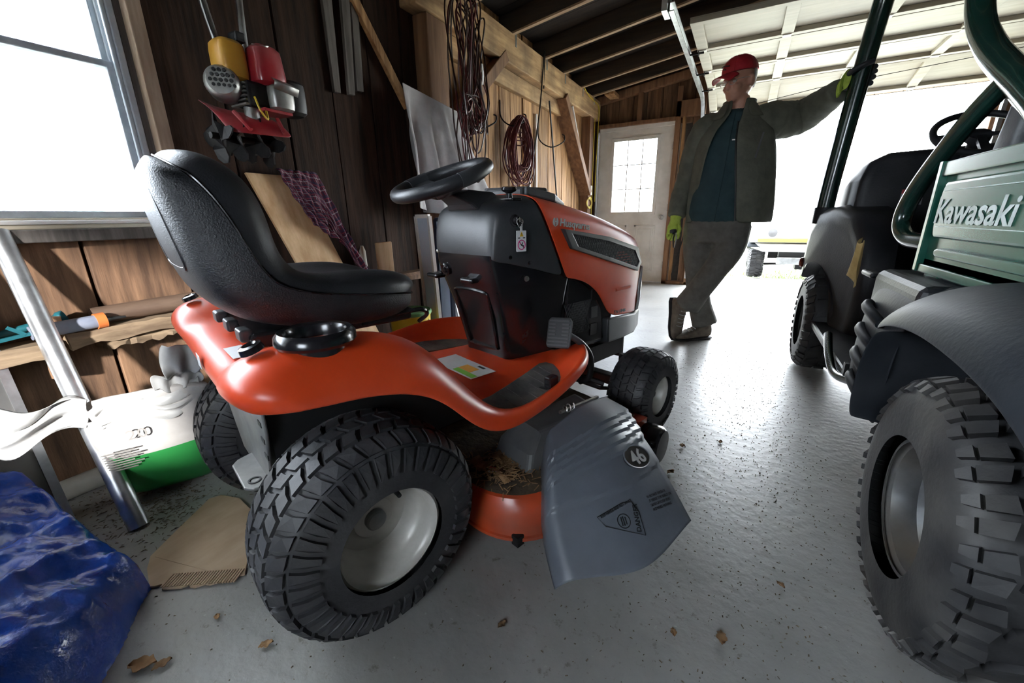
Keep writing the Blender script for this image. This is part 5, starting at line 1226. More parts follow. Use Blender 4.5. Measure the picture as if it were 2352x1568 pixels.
# boots
def boot(toe, heel, up, name):
    toe, heel, up = Vector(toe), Vector(heel), Vector(up).normalized()
    f = (toe-heel).normalized(); up = (up - f*up.dot(f)).normalized(); s_ = f.cross(up); L_ = (toe-heel).length
    def sec(t, w_, h0, h1, n=14):
        c_ = heel + f*L_*t
        return [c_ + s_*w_*math.cos(a) + up*(lerp(h0,h1,.5)+(h1-h0)/2*math.copysign(abs(math.sin(a))**.7,math.sin(a))) for a in [2*PI*k/n for k in range(n)]]
    mb = MB().loft([sec(-.02,.030,.02,.10),sec(.04,.040,.015,.125),sec(.2,.044,.015,.13),sec(.36,.044,.015,.115),sec(.52,.048,.015,.090),sec(.72,.052,.015,.072),sec(.9,.046,.015,.058),sec(1.0,.026,.02,.045)])
    mb.tube([heel+f*L_*.17+up*.08, heel+f*L_*.15+up*.165],[.048,.054],16)
    bt = pc(mb,'boot',BOOT,remesh=0.008,sm=2)
    MB().loft([sec(-.04,.032,.0,.018),sec(.05,.043,0,.019),sec(.35,.043,0,.018),sec(.7,.053,0,.018),sec(.92,.047,.002,.020),sec(1.03,.026,.006,.024)]).build('sole',SOLE,bt,bevel=0.003)
    lc = MB()
    for k in range(5):
        t = .30+.09*k; z = interp([(0.3,.128),(.36,.118),(.52,.094),(.72,.076)],t)[0]
        lc.tube([heel+f*L_*t+s_*.030+up*(z-.010),heel+f*L_*(t+.03)+up*(z+.002),heel+f*L_*t-s_*.030+up*(z-.010)],0.003,6)
    lc.build('laces',HAIR,bt)
boot((-.335,3.125,.0),(-.120,3.315,.0),(0,0,1),'boot')
boot((-.352,3.150,.010),(-.388,3.205,.300),(.74,-.62,.12),'boot')
# glove hanging at the side, fingers curled round pliers
def fingers(mb, roots):
    for pts, r in roots: mb.tube(cat_rom(pts,4),[r]*(4*(len(pts)-1))+[r*.7],10)
gr = MB(); gr.loft([ring((-.412,3.165,.905),.040,.034,16),ring((-.414,3.160,.865),.034,.028,16),ring((-.417,3.150,.825),.044,.026,16),ring((-.418,3.14,.79),.044,.025,16),ring((-.416,3.132,.772),.036,.022,16)])
fingers(gr,[([(-.418+dx,3.140,.785),(-.417+dx,3.128,.755+dz),(-.410+dx*.9,3.105,.738+dz),(-.400+dx*.8,3.088,.752+dz),(-.398+dx*.7,3.092,.772+dz)],.0105) for dx,dz in ((-.034,.008),(-.012,.0),(.010,.002),(.031,.012))])
fingers(gr,[([(-.388,3.140,.835),(-.374,3.118,.808),(-.378,3.095,.785),(-.392,3.084,.770)],.0115)])
pc(gr,'glove',LIME)
pc(MB().tube(cat_rom([(-.418,3.128,.80),(-.412,3.116,.772),(-.402,3.100,.768)],3),[.024,.024,.023,.022,.02,.018,.015],12),'glove_palm',GLVB)
pl = empty('pliers',(-.395,3.08,.75),0,'small pliers held in the lime glove of the man','pliers')
for sg in (1,-1):
    MB().tube([(.0+sg*.004,0,.035),(sg*.010,-.006,.0),(sg*.006,-.010,-.045),(sg*.002,-.012,-.065)],[.004,.005,.004,.003],8).build('handle' if sg > 0 else 'jaw', STEEL if sg > 0 else INK, pl)
# glove gripping the roll bar
pa, pb_ = Vector((.4405,3.004,1.46)), Vector((.4530,2.992,1.66)); ax = (pb_-pa).normalized()
e1 = Vector((-1,0,0)); e1 = (e1-ax*e1.dot(ax)).normalized(); e2 = ax.cross(e1)      # e1 to image left, e2 towards the camera or away
if e2.y > 0: e2 = -e2
gh = MB(); P0 = pa + (pb_-pa)*.52
def rp(deg, r, h): return P0 + ax*h + (e1*math.cos(R_(deg)) + e2*math.sin(R_(deg)))*r
gh.loft([[Vector(wrL)+ (Vector((0,0,1))*.045*math.sin(a)+Vector((.5,.85,0))*.036*math.cos(a)) for a in [2*PI*k/16 for k in range(16)]],
         [lerp(Vector(wrL),rp(-8,.070,0),.55) + (Vector((0,0,1))*.043*math.sin(a)+Vector((.4,.9,0))*.026*math.cos(a)) for a in [2*PI*k/16 for k in range(16)]],
         [rp(-4,.066,0) + (ax*.050*math.sin(a)+e2*.024*math.cos(a)) for a in [2*PI*k/16 for k in range(16)]],
         [rp(18,.060,0.002) + (ax*.046*math.sin(a)+e1*.015*math.cos(a)) for a in [2*PI*k/16 for k in range(16)]]])
pc(gh,'glove',LIME)
gf_ = MB()
for k,(h,ln) in enumerate(((.040,150),(.015,165),(-.010,160),(-.034,140))):
    gf_.tube([rp(-d,.056-.004*(d>120),h+.012*(d/150)) for d in range(0,30+ln,14)],0.0125,10)
gf_.tube([rp(d,.057,.020+d*.0004) for d in range(10,120,12)],0.0135,10)
pc(gf_,'glove_fingers',GLVB)
# ------------------------------------------------------------------ things along the left wall
RED = mat('red_enamel', (0.26,0.014,0.022), (0.36,0.024,0.032), scale=6, rough=0.32, coat=0.2, dust=((0.40,0.22,0.20),0.35,8))
YELP = mat('amber_fuel_tank', (0.55,0.27,0.03), (0.66,0.36,0.06), scale=6, rough=0.35)
GREYM = mat('cast_aluminium', (0.30,0.30,0.29), (0.50,0.50,0.48), scale=12, rough=0.4, metal=0.7, dust=((0.12,0.09,0.06),0.5,10))
PLY = mat('plywood', (0.56,0.34,0.16), (0.80,0.56,0.32), scale=2.2, rough=0.65, stretch=(10,10,1.0), detail=7, dust=((0.36,0.22,0.10),0.4,4))
CORDR = mat('maroon_cord', (0.085,0.012,0.014), (0.13,0.02,0.02), scale=10, rough=0.4)
CORDB = mat('brown_cord', (0.035,0.015,0.011), (0.06,0.026,0.018), scale=10, rough=0.4)
CORDK = mat('black_cord', (0.010,0.010,0.010), (0.018,0.018,0.018), scale=10, rough=0.45)
CORDY = mat('yellow_cord', (0.55,0.38,0.02), (0.65,0.48,0.04), scale=10, rough=0.45)
CLOTHG = mat('grey_dust_sheet', (0.40,0.38,0.385), (0.55,0.53,0.53), scale=5, rough=0.9, bump=0.15, bscale=60)
TARP = mat('blue_poly_tarp', (0.006,0.045,0.30), (0.015,0.085,0.46), scale=4, rough=0.24, bump=0.8, bscale=22, coat=0.2, dust=((0.20,0.30,0.50),0.25,9))
CARD = mat('cardboard', (0.42,0.30,0.19), (0.55,0.42,0.29), scale=3, rough=0.85, stretch=(3,1,1), bump=0.1, dust=((0.26,0.19,0.12),0.4,7))
TEAL = mat('teal_plastic', (0.01,0.09,0.11), (0.02,0.13,0.15), scale=8, rough=0.4)
ORP = mat('orange_tool', (0.60,0.16,0.04), rough=0.5); BLUG = mat('grey_blue_plastic', (0.18,0.20,0.26), (0.26,0.28,0.34), rough=0.5)
LEAF = mat('dry_leaf', (0.16,0.085,0.035), (0.34,0.20,0.10), scale=15, rough=0.85, rand=0.3)

# --- hanging mini tiller
TI = empty('mini_tiller', (-1.80,1.10,1.15), 0, 'small red and yellow mini tiller hung by its handlebars on the dark board wall', 'tiller')
def tb(mb, n, m, p=None, **k):
    o = mb.build(n, m, p or TI, **k)
    if p is None: o.location = (1.80,-1.10,-1.15)
    return o
x0 = -1.80
def rbox(c, h, r=0.35, n=20, tap=1.0):
    c = Vector(c); rings = []
    for t,s_ in ((-1,.72),(-.82,.95),(-.5,1),(.5,tap),(.82,tap*.95),(1,tap*.72)):
        rings.append([c+Vector((h[0]*s_*math.copysign(abs(math.cos(a))**.55,math.cos(a)),h[1]*s_*math.copysign(abs(math.sin(a))**.55,math.sin(a)),h[2]*t)) for a in [2*PI*k/n for k in range(n)]])
    return MB().loft(rings)
tk = tb(rbox((x0+.06,1.165,1.485),(.055,.062,.070),tap=.9),'engine_cover',RED)
tb(MB().lathe([(.030,0),(.030,.006),(0,.007)],(x0+.075,1.150,1.552),(.3,-.2,1),20),'cover_plate',GREYM,tk)
tb(MB().lathe([(.022,0),(.025,.012),(.02,.02),(0,.021)],(x0+.03,1.205,1.550),(0,.3,1),16),'filler_cap',INK,tk)
tb(rbox((x0+.01,1.055,1.485),(.055,.050,.068)),'fuel_tank',YELP)
rc = tb(MB().lathe([(.0,.028),(.020,.030),(.046,.028),(.056,.018),(.060,0),(.058,-.04),(.05,-.06),(0,-.06)],(x0+.03,1.005,1.40),(.80,-.60,.12),28),'recoil_starter',GREYM)
gm = MB(); M_ = Matrix.Translation((x0+.03,1.005,1.40)) @ frame((.6,.8,0),(-.1,.07,1)).to_4x4()
nrm = Vector((.80,-.60,.12)).normalized()
for i in range(-2,3):
    for j in range(-2,3):
        if i*i+j*j < 7: gm.lathe([(.0062,0),(.0062,.003),(0,.0032)], Vector((x0+.03,1.005,1.40))+nrm*.029+Vector((.6,.8,0))*i*.0165+Vector((0,0,1))*j*.0165+Vector((.6,.8,0))*(.008 if j%2 else 0), nrm, 8)
tb(gm,'starter_vents',INK,rc)
tb(MB().box(x0+.0,x0+.09,1.06,1.17,1.33,1.42),'engine_block',IRON,smooth=False,bevel=.012)
fins = MB()
for k in range(6): fins.box(x0-.02,x0+.08,1.05,1.12,1.335+k*.014,1.341+k*.014)
tb(fins,'cooling_fins',GREYM,smooth=False)
tb(rbox((x0+.085,1.185,1.375),(.045,.050,.045)),'muffler',GREYM)
tb(MB().grid([[Vector((x0+.13,1.14+.10*u,1.40-.012*u)) for u in (0,.5,1)],[Vector((x0+.145,1.14+.10*u,1.425-.012*u)) for u in (0,.5,1)],[Vector((x0+.11,1.15+.09*u,1.445-.01*u)) for u in (0,.5,1)]]),'heat_shield',GREYM,solid=.003)
tb(rbox((x0+.05,1.265,1.395),(.055,.045,.065)),'air_filter_cover',INK)
tb(MB().box(x0+.02,x0+.11,1.10,1.22,1.318,1.330),'engine_mount',RED,smooth=False,bevel=.003)
tb(MB().tube([(x0+.04,1.09,1.34),(x0+.05,1.085,1.24)],.026,14),'gear_case',GREYM)
tb(MB().tube(cat_rom([(x0+.10,1.075,1.36),(x0+.13,1.07,1.31),(x0+.12,1.10,1.285),(x0+.10,1.11,1.33)],5),.004,6),'fuel_line',CORDY)
sh = [[(x0-.03,.915,1.352),(x0-.02,.985,1.325),(x0-.0,1.07,1.322),(x0+.0,1.17,1.325)],[(x0+.03,.935,1.315),(x0+.06,.985,1.29),(x0+.08,1.07,1.288),(x0+.08,1.185,1.29)],[(x0+.06,.955,1.265),(x0+.10,.985,1.25),(x0+.12,1.07,1.25),(x0+.12,1.19,1.25)],[(x0+.07,.968,1.225),(x0+.115,.99,1.222),(x0+.135,1.07,1.225),(x0+.135,1.195,1.228)]]
sd_ = tb(MB().grid([[Vector(p) for p in r] for r in sh]),'tine_shield',RED,sub=2,solid=.006)
tb(MB().tube([(x0+.075,1.00,1.30),(x0+.13,1.02,1.235)],.008,8),'shield_rib',RED,sd_); tb(MB().tube([(x0+.09,1.16,1.30),(x0+.138,1.15,1.24)],.008,8),'shield_rib',RED,sd_)
for k,yt in enumerate((.955,1.01,1.09,1.15)):
    tm = MB(); c_ = Vector((x0+.02,yt,1.215)); pts = []
    for i in range(32):
        a = 2*PI*i/32; r = .095 if i % 8 in (0,1) else (.080 if i % 8 in (2,7) else .052); pts.append((c_.x+r*math.cos(a+k*.4),c_.z+r*math.sin(a+k*.4)))
    n_ = 32; tm.add([(px,yt-.003+.012*math.sin(i*.8),pz) for i,(px,pz) in enumerate(pts)]+[(px,yt+.003+.012*math.sin(i*.8),pz) for i,(px,pz) in enumerate(pts)],[tuple(range(n_)),tuple(reversed(range(n_,2*n_)))]+[(i,n_+i,n_+(i+1)%n_,(i+1)%n_) for i in range(n_)])
    tb(tm,'tine',IRON,smooth=False)
tb(MB().tube([(x0+.02,.93,1.215),(x0+.02,1.18,1.215)],.012,10),'tine_shaft',IRON)
for pts in ([(x0+.02,1.04,1.45),(x0-.01,1.035,1.55),(x0-.05,1.03,1.75),(x0-.06,1.03,2.05)],[(x0-.02,1.15,1.45),(x0-.03,1.155,1.6),(x0-.05,1.18,1.8),(x0-.06,1.20,2.05)]):
    tb(MB().tube(cat_rom(pts,5),.0125,10),'handlebar',GALV)
tb(MB().tube([(x0-.06,1.00,2.05),(x0-.06,1.24,2.05)],.0125,10),'handlebar_top',GALV)
tb(MB().tube(cat_rom([(x0+.03,1.10,1.44),(x0+.04,1.05,1.50),(x0+.0,1.02,1.58),(x0-.03,1.015,1.8),(x0-.05,1.02,2.0)],6),.003,6),'throttle_cable',CORDK)
tb(MB().box(x0-.005,x0+.05,1.075,1.115,1.555,1.59),'throttle_trigger',INK,smooth=False,bevel=.008)
HK = empty('wall_hook',(XW+.01,1.11,2.05),0,'iron peg holding the tiller handlebars','hook')
MB().tube([(0,-.09,0),(.16,-.09,-.015),(.165,-.09,.02)],.006,8).build('peg',IRON,HK); MB().tube([(0,.09,0),(.16,.09,-.015),(.165,.09,.02)],.006,8).build('peg',IRON,HK)

# --- weathered boards hung on the wall
for k,(ya,yb,yc,yd,zt,zb) in enumerate(((1.665,1.735,1.672,1.712,2.25,1.545),(1.80,1.86,1.765,1.808,2.25,1.555),(1.865,1.91,1.825,1.872,2.25,1.585))):
    o = MB().add([(XW+.008,yc,zb),(XW+.028,yc,zb),(XW+.028,yd,zb+.004),(XW+.008,yd,zb+.004),(XW+.008,ya,zt),(XW+.028,ya,zt),(XW+.028,yb,zt),(XW+.008,yb,zt)],[(0,3,2,1),(4,5,6,7),(0,1,5,4),(1,2,6,5),(2,3,7,6),(3,0,4,7)]).build('wall_board',GREYW,None,smooth=False,bevel=.002)
    tag(o,('pale grey loose board hanging nearest the tiller on dark wall','narrow middle board of the three grey boards hanging on dark wall','short grey board hanging nearest the orange diagonal brace')[k],'board','grey boards hung on the wall')

# --- shelf ledge under the window and what lies on it
SHF = structure('trim_3','rough split ledge boards below the window')
def rough(y0,y1,z0,z1,xa,xb,seed,m):
    random.seed(seed); n = 14; rings = []
    for i in range(n+1):
        y = lerp(y0,y1,i/n); j = lambda s_: random.uniform(-s_,s_)
        rings.append([Vector((xa,y,z0+j(.004))),Vector((xb+j(.006),y,z0+j(.008))),Vector((xb+.004+j(.006),y,lerp(z0,z1,.6)+j(.004))),Vector((xb-.01+j(.006),y,z1+j(.004))),Vector((xa,y,z1))])
    return MB().loft(rings).build('ledge_board',m,SHF,ang=25)
SPL = mat('split_pine',(0.13,0.085,0.050),(0.33,0.235,0.145),scale=3,rough=0.8,stretch=(8,0.9,8),bump=0.3,detail=7)
rough(-.6,.395,.500,.548,XW,-1.855,1,SPL); rough(.41,.90,.520,.566,XW,-1.850,2,SPL); rough(.50,.72,.49,.522,XW,-1.87,4,SPL); rough(.9,2.30,.520,.566,XW,-1.86,6,OW)
o = MB().tube([(-1.925,.385,.42),(-1.925,.40,.62)],.028,12).build('ledge_peg',OW,SHF)
o = MB().tube([(-1.925,.50,.599),(-1.925,.845,.605)],.030,18).build('wooden_roller',mat('brown_stained_roller',(0.09,0.055,0.038),(0.14,0.09,0.06),scale=6,rough=.6,stretch=(4,1,4)),None); tag(o,'brown wooden roller lying on the ledge below the window','roller')
CG = empty('caulking_gun',(-1.872,.47,.586),0,'caulking gun with grey tube and orange collar lying on the ledge','caulking gun')
MB().tube([(0,-.13,.0),(0,.02,.004)],.022,16).build('tube',BLUG,CG); MB().tube([(0,.02,.004),(0,.045,.005)],.026,16).build('collar',ORP,CG); MB().tube([(0,.045,.005),(0,.06,.005),(0,.10,.004)],[.014,.008,.004],10).build('nozzle',INK,CG)
MB().bar((0,-.13,0),(0,-.22,-.01),.010,.010).bar((0,-.14,.0),(.0,-.17,.028),.012,.010).build('handle',TEAL,CG,smooth=False)
o = MB().tube(cat_rom([(-1.94,.275,.582),(-1.938,.33,.592),(-1.938,.40,.602),(-1.938,.44,.612)],5),[.012]*8+[.016]*5+[.022]*3,10).build('teal_brush',TEAL,None); tag(o,'teal plastic hand brush lying on the ledge beside the pole','brush')

# --- galvanised pole, panel, pipe
PD = (Vector((-1.93,.362,.86))-Vector((-1.53,.35,0)))
o = MB().tube([Vector((-1.53,.35,.001)),Vector((-1.53,.35,0))+PD*1.03],.026,24).build('steel_pole',GALV,None); tag(o,'shiny galvanised steel pole leaning against the window sill','pole')
PAN = empty('metal_edged_panel',(-1.78,-.1,0),0,'dark flat panel with bright metal edging leaning under the window','panel')
pmx = [(-1.765,.258,.0),(-1.765,-.50,.0),(-1.945,-.50,.82),(-1.945,.262,.82)]
loc = [Vector(p)-Vector((-1.78,-.1,0)) for p in pmx]; nn = Vector((.15,0,.03)).normalized()*.012
MB().add([p for p in loc]+[p+nn for p in loc],[(0,1,2,3),(7,6,5,4),(0,4,5,1),(1,5,6,2),(2,6,7,3),(3,7,4,0)]).build('sheet',mat('dark_hardboard',(0.05,0.05,0.05),(0.11,0.105,0.10),scale=4,rough=.6,dust=((.2,.18,.15),.3,5)),PAN,smooth=False)
MB().bar(loc[0]+nn*.5,loc[3]+nn*.5,.022,.018,(1,0,.2)).build('edge_strip',GALV,PAN,smooth=False)
o = MB().tube([(-1.915,.05,.036),(-1.915,.385,.036)],.035,18).build('plastic_pipe',mat('old_white_pipe',(0.36,0.34,0.30),(0.50,0.47,0.42),scale=6,rough=.5),None); tag(o,'short off-white plastic pipe lying on the floor at the wall','pipe')

# --- fertiliser bag: white above, green below
BAGW = mat('white_green_bag',(0.46,0.43,0.40),(0.60,0.57,0.54),scale=7,rough=.38,bump=.25,bscale=14,dust=((0.34,0.29,0.23),.3,8))
N,L = BAGW.node_tree.nodes, BAGW.node_tree.links
bb = N['Principled BSDF']; src = bb.inputs['Base Color'].links[0].from_socket
tcx = N.new('ShaderNodeTexCoord'); sx_ = N.new('ShaderNodeSeparateXYZ'); L.new(tcx.outputs['Object'],sx_.inputs[0])
gt = N.new('ShaderNodeMath'); gt.operation = 'LESS_THAN'; gt.inputs[1].default_value = .265; L.new(sx_.outputs['Z'],gt.inputs[0])
mxn = N.new('ShaderNodeMixRGB'); mxn.inputs[2].default_value = (0.03,0.26,0.06,1); L.new(gt.outputs[0],mxn.inputs[0]); L.new(src,mxn.inputs[1]); L.new(mxn.outputs[0],bb.inputs['Base Color'])
BM_ = Matrix.Translation((-1.745,.535,.0)) @ frame((.38,.92,0),(-.50,.20,.80)).to_4x4() @ Matrix.Rotation(R_(90),4,'X')
# local: x across, -y towards the room, z up the slope
rows = []
for i in range(15):
    t = i/14; z = lerp(.0,.47,t); hw = interp([(0,.13),(.1,.158),(.5,.165),(.85,.155),(1,.15)],t)[0]; th = interp([(0,.03),(.12,.075),(.4,.085),(.7,.06),(.9,.03),(1,.008)],t)[0]
    rg = []
    for k in range(28):
        a = 2*PI*k/28; c_, s_ = math.cos(a), math.sin(a)
        nz_ = noise.noise(Vector((c_*2.2,s_*2.2,z*9)))*.012
        rg.append(Vector((hw*math.copysign(abs(c_)**.6,c_),-th*math.copysign(abs(s_)**.8,s_)+nz_,z+nz_*.5)))
    rows.append(rg)
BAG = MB().loft(rows).build('fertiliser_bag',BAGW,None,sub=1)
BAG.matrix_world = Matrix.Translation((-1.705,.545,.012)) @ frame((.42,.90,0),(-.78,.36,.0)).to_4x4() @ Matrix.Rotation(R_(28),4,'X')
tag(BAG,'slumped white and green plastic bag leaning on the wall under the ledge','bag')
FILM = mat('thin_white_film',(0.42,0.41,0.39),(0.58,0.57,0.55),scale=6,rough=.35,bump=.4,bscale=18)
def flap(p0, p1, w0, w1, up, name='crumpled_flap'):
    p0, p1, up = Vector(p0), Vector(p1), Vector(up).normalized(); rws_ = []
    for i in range(13):
        t = i/12; c_ = lerp(p0,p1,t) + Vector((0,.02*math.sin(t*7),.018*math.sin(t*5+1))); w_ = lerp(w0,w1,t)*(1+.25*math.sin(t*9))
        rws_.append([c_ + up*w_*(j/8-.5) + Vector((0,.016*math.sin(j*1.9+t*8)+.012*math.sin(j*3.1-t*5),.010*math.sin(j*1.3+t*6))) for j in range(9)])
    MB().grid(rws_).build(name,FILM,BAG,sub=1,solid=.0015)
flap((-.13,-.02,.42),(-.34,-.03,.47),.10,.13,(.25,.3,1)); flap((-.12,-.03,.40),(.13,-.01,.45),.08,.06,(0,.5,1)); flap((.07,-.01,.44),(.13,.02,.60),.10,.12,(1,.2,-.2))
PRN = mat('faded_bag_print',(0.28,0.26,0.24),(0.38,0.35,0.32),scale=20,rough=.6)
bt_ = MB()
for k in range(8): bt_.box(-.135,-.07+.01*(k%3),-.0885,-.0868,.235+k*.012,.239+k*.012)
bt_.build('bag_print',PRN,BAG,smooth=False)
text('bag_number','20',.05,PRN,BAG,(-.07,-.072,.345),frame((1,0,0),(0,.25,1)),.0003)

# --- plywood sheet with plaid shirt, offcut, stick
TLp,TRp,BRp,BLp = Vector((-1.955,1.127,1.108)),Vector((-1.955,1.375,1.108)),Vector((-1.60,1.60,.002)),Vector((-1.60,1.36,.002))
nb = (TRp-TLp).cross(BLp-TLp).normalized();
if nb.x < 0: nb = -nb
nb *= .012
o = MB().add([TLp,TRp,BRp,BLp]+[p+nb for p in (TLp,TRp,BRp,BLp)],[(0,1,2,3),(7,6,5,4),(0,4,5,1),(1,5,6,2),(2,6,7,3),(3,7,4,0)]).build('plywood_sheet',PLY,None,smooth=False); tag(o,'pale plywood sheet leaning on the wall behind the mower seat','plywood')
PLAID = mat('plaid_shirt',(0.085,0.012,0.026),(0.12,0.018,0.035),scale=20,rough=.9,bump=.2,bscale=90)
N,L = PLAID.node_tree.nodes, PLAID.node_tree.links
bb = N['Principled BSDF']; src = bb.inputs['Base Color'].links[0].from_socket
uvn = N.new('ShaderNodeUVMap'); uvn.uv_map = 'UVMap'; sp = N.new('ShaderNodeSeparateXYZ'); L.new(uvn.outputs[0],sp.inputs[0])
def stripes(axis, freq, thr, colr, src, off=0.0):
    m1 = N.new('ShaderNodeMath'); m1.operation = 'MULTIPLY_ADD'; m1.inputs[1].default_value = freq; m1.inputs[2].default_value = off; L.new(sp.outputs[axis],m1.inputs[0])
    fr = N.new('ShaderNodeMath'); fr.operation = 'FRACT'; L.new(m1.outputs[0],fr.inputs[0])
    lt = N.new('ShaderNodeMath'); lt.operation = 'LESS_THAN'; lt.inputs[1].default_value = thr; L.new(fr.outputs[0],lt.inputs[0])
    ml = N.new('ShaderNodeMath'); ml.operation = 'MULTIPLY'; ml.inputs[1].default_value = .7; L.new(lt.outputs[0],ml.inputs[0])
    mx_ = N.new('ShaderNodeMixRGB'); mx_.inputs[2].default_value = (*colr,1); L.new(ml.outputs[0],mx_.inputs[0]); L.new(src,mx_.inputs[1]); return mx_.outputs[0]
for ax_ in ('X','Y'):
    src = stripes(ax_,13,.38,(0.022,0.022,0.055),src); src = stripes(ax_,13,.09,(0.36,0.33,0.35),src,.45); src = stripes(ax_,13,.09,(0.30,0.03,0.05),src,.75)
L.new(src,bb.inputs['Base Color'])
def cloth_uv(mb_rows, name, m, su, sv, **k):
    nr, nc = len(mb_rows), len(mb_rows[0])
    o = MB().grid(mb_rows).build(name,m,None,**k)
    uv = o.data.uv_layers.new(name='UVMap')
    for lp_ in o.data.loops:
        i, j = divmod(lp_.vertex_index,nc); uv.data[lp_.index].uv = (j/(nc-1)*su,i/(nr-1)*sv)
    return o
def on_ply(a, b_, h): # a along the top edge (0..1+), b down the sheet
    return lerp(lerp(TLp,TRp,a),lerp(BLp,BRp,a),b_) + nb.normalized()*(.014+h)
rws = []
for i in range(40):
    t = i/39; row = []
    for j in range(34):
        u = j/33
        # gathered at the top corner, hanging in folds, tail trailing to the right
        a = lerp(.52,1.42,u) + (.10*t if u < .5 else -.04*t) + .20*max(0,t-.55)*1.6*u
        d = lerp(-.015,.20+.10*math.sin(u*2.6)+(.24 if u > .62 else 0)*min(1,(u-.62)/.2 if u > .62 else 0),t)
        fold = .026*math.sin(u*24+t*3.2+1.4*math.sin(t*5))*(.3+.7*t) + .008*math.sin(t*21+u*8)
        p = on_ply(a,d,.016+abs(fold)+.006)
        if a > 1.0: p = p + Vector((-.02*(a-1),0,0))
        row.append(p)
    rws.append(row)
SHI = cloth_uv(rws,'plaid_shirt',PLAID,.72,.80,sub=1,solid=.003); tag(SHI,'red and blue plaid shirt draped over the corner of the plywood','shirt')
o = MB().box(-1.900,-1.885,1.775,1.905,.570,.775).build('plywood_offcut',PLY,None,smooth=False,bevel=.006); tag(o,'small rectangular plywood offcut standing on the ledge right of the plaid shirt','plywood')
o = MB().tube([(-1.865,1.655,.567),(-1.868,1.652,.735),(-1.868,1.651,.765)],[.017,.017,.008],14).build('white_tube',mat('cream_tube',(0.60,0.56,0.48),(0.70,0.66,0.58),rough=.5),None); tag(o,'cream caulk tube standing on the ledge beneath the plaid shirt','tube')

# --- grey dust sheet hanging from the post
rws = []
for i in range(44):
    t = i/43; row = []
    for j in range(50):
        u = j/49; y = lerp(2.06,2.60,u) + .52*t*u*u*1.05 + .02*t
        ztop = lerp(1.665,1.615,u); zb = lerp(.97,.86,u)
        z = lerp(ztop,zb,t) - .06*math.sin(PI*u)*(1-t)*t
        gather = min(1,t*2.2)
        f_ = (.030*math.sin(u*23+.6*math.sin(t*4))+.016*math.sin(u*41+t*2))*gather
        dip = -.06*math.exp(-((u-.18)/.13)**2)*min(1,t*3)
        row.append(Vector((-1.835+.05*t+f_+dip-.0*u,y,z)))
    rws.append(row)
o = MB().grid(rws).build('dust_sheet',CLOTHG,None,sub=1,solid=.003); tag(o,'grey cloth sheet hanging in folds behind the steering wheel','sheet')

# --- bundle of cords on the post
random.seed(21)
mbs = {0:MB(),1:MB()}
for k in range(17):
    y0_ = random.uniform(2.38,2.68); top = random.uniform(2.08,2.24); bot = random.choice((1.15,1.22,1.34,1.40,1.47,1.53,1.58)); w_ = random.uniform(.03,.085); xx = -1.685+random.uniform(-.03,.03)
    pts = []
    for i in range(18):
        a = 2*PI*i/18; z = lerp(bot,top,.5+.5*math.cos(a)); sw = w_*math.sin(a)*(1.5 if z < lerp(bot,top,.35) else .7)
        pts.append((xx+.03*math.sin(a*2+k),y0_+sw+.015*math.sin(a*3+k)+(.05*(top-z)),z))
    mbs[k % 2 if k > 5 else 0].tube(cat_rom(pts,3,True),.0052,6,closed=True)
for k in range(7):   # the tangle where they are tied
    pts = [(-1.675+random.uniform(-.02,.02)+.02*math.sin(a),2.55+random.uniform(-.02,.02)+random.uniform(.07,.12)*math.cos(a),1.57+random.uniform(-.06,.06)+random.uniform(.05,.11)*math.sin(a)) for a in [2*PI*i/10 for i in range(10)]]
    mbs[k % 2].tube(cat_rom(pts,3,True),.0055,6,closed=True)
o = mbs[0].build('extension_cord',CORDB,None); tag(o,'dark brown extension cord hanging in long loops before the grey sheet','cord')
o = mbs[1].build('extension_cord',CORDR,None); tag(o,'maroon extension cord in long tangled loops before the grey sheet','cord')
o = MB().tube([(-1.86,2.53,2.26),(-1.635,2.53,2.235),(-1.63,2.53,2.29)],.012,8).build('beam_hook',IRON,None); tag(o,'iron hook on the beam holding the hanging cord loops','hook')
o = MB().grid([[Vector((-1.63,2.60,1.87)),Vector((-1.63,2.625,1.875))],[Vector((-1.628,2.606,1.81)),Vector((-1.628,2.628,1.805))],[Vector((-1.63,2.602,1.75)),Vector((-1.63,2.62,1.75))]]).build('paper_tag',WHT,None,solid=.001); tag(o,'small white paper tag tied to the hanging cords','tag')

# --- red cord coil on its hook
random.seed(4); mb = MB()
for k in range(24):
    hw = random.uniform(.10,.165); hh = random.uniform(.20,.29); zc = 1.74-hh+random.uniform(-.01,.02); off = random.uniform(-.05,.05); tw_ = random.uniform(-.12,.12)
    pts = []
    for i in range(20):
        a = 2*PI*i/20; u_ = hw*math.sin(a)*(1-.25*math.cos(a)); z = zc+hh*math.cos(a)
        pts.append((-1.855+off+.45*(u_+tw_*(1.74-z))*.6+.01*math.sin(a*3+k),3.56+.80*(u_+tw_*(1.74-z))*1.05,z+.01*math.sin(a*2+k)))
    mb.tube(cat_rom(pts,2,True),.0055,6,closed=True)
for z in (1.60,1.56): mb.tube([(-1.855+.07*math.cos(a)*.6,3.56+.07*math.cos(a)*.8,z+.035*math.sin(a)) for a in [2*PI*i/14 for i in range(14)]],.0055,6,closed=True)
RC = mb.build('red_extension_cord',CORDR,None); tag(RC,'dark red extension cord coiled in an oval on a wall hook','cord')
MB().tube(cat_rom([(-1.85,3.50,1.28),(-1.84,3.49,1.20),(-1.84,3.50,1.12)],4),.0055,6).build('cord_tail',CORDR,RC); MB().tube([(-1.84,3.50,1.13),(-1.84,3.50,1.06)],[.012,.017],10).build('plug',GREYM,RC)
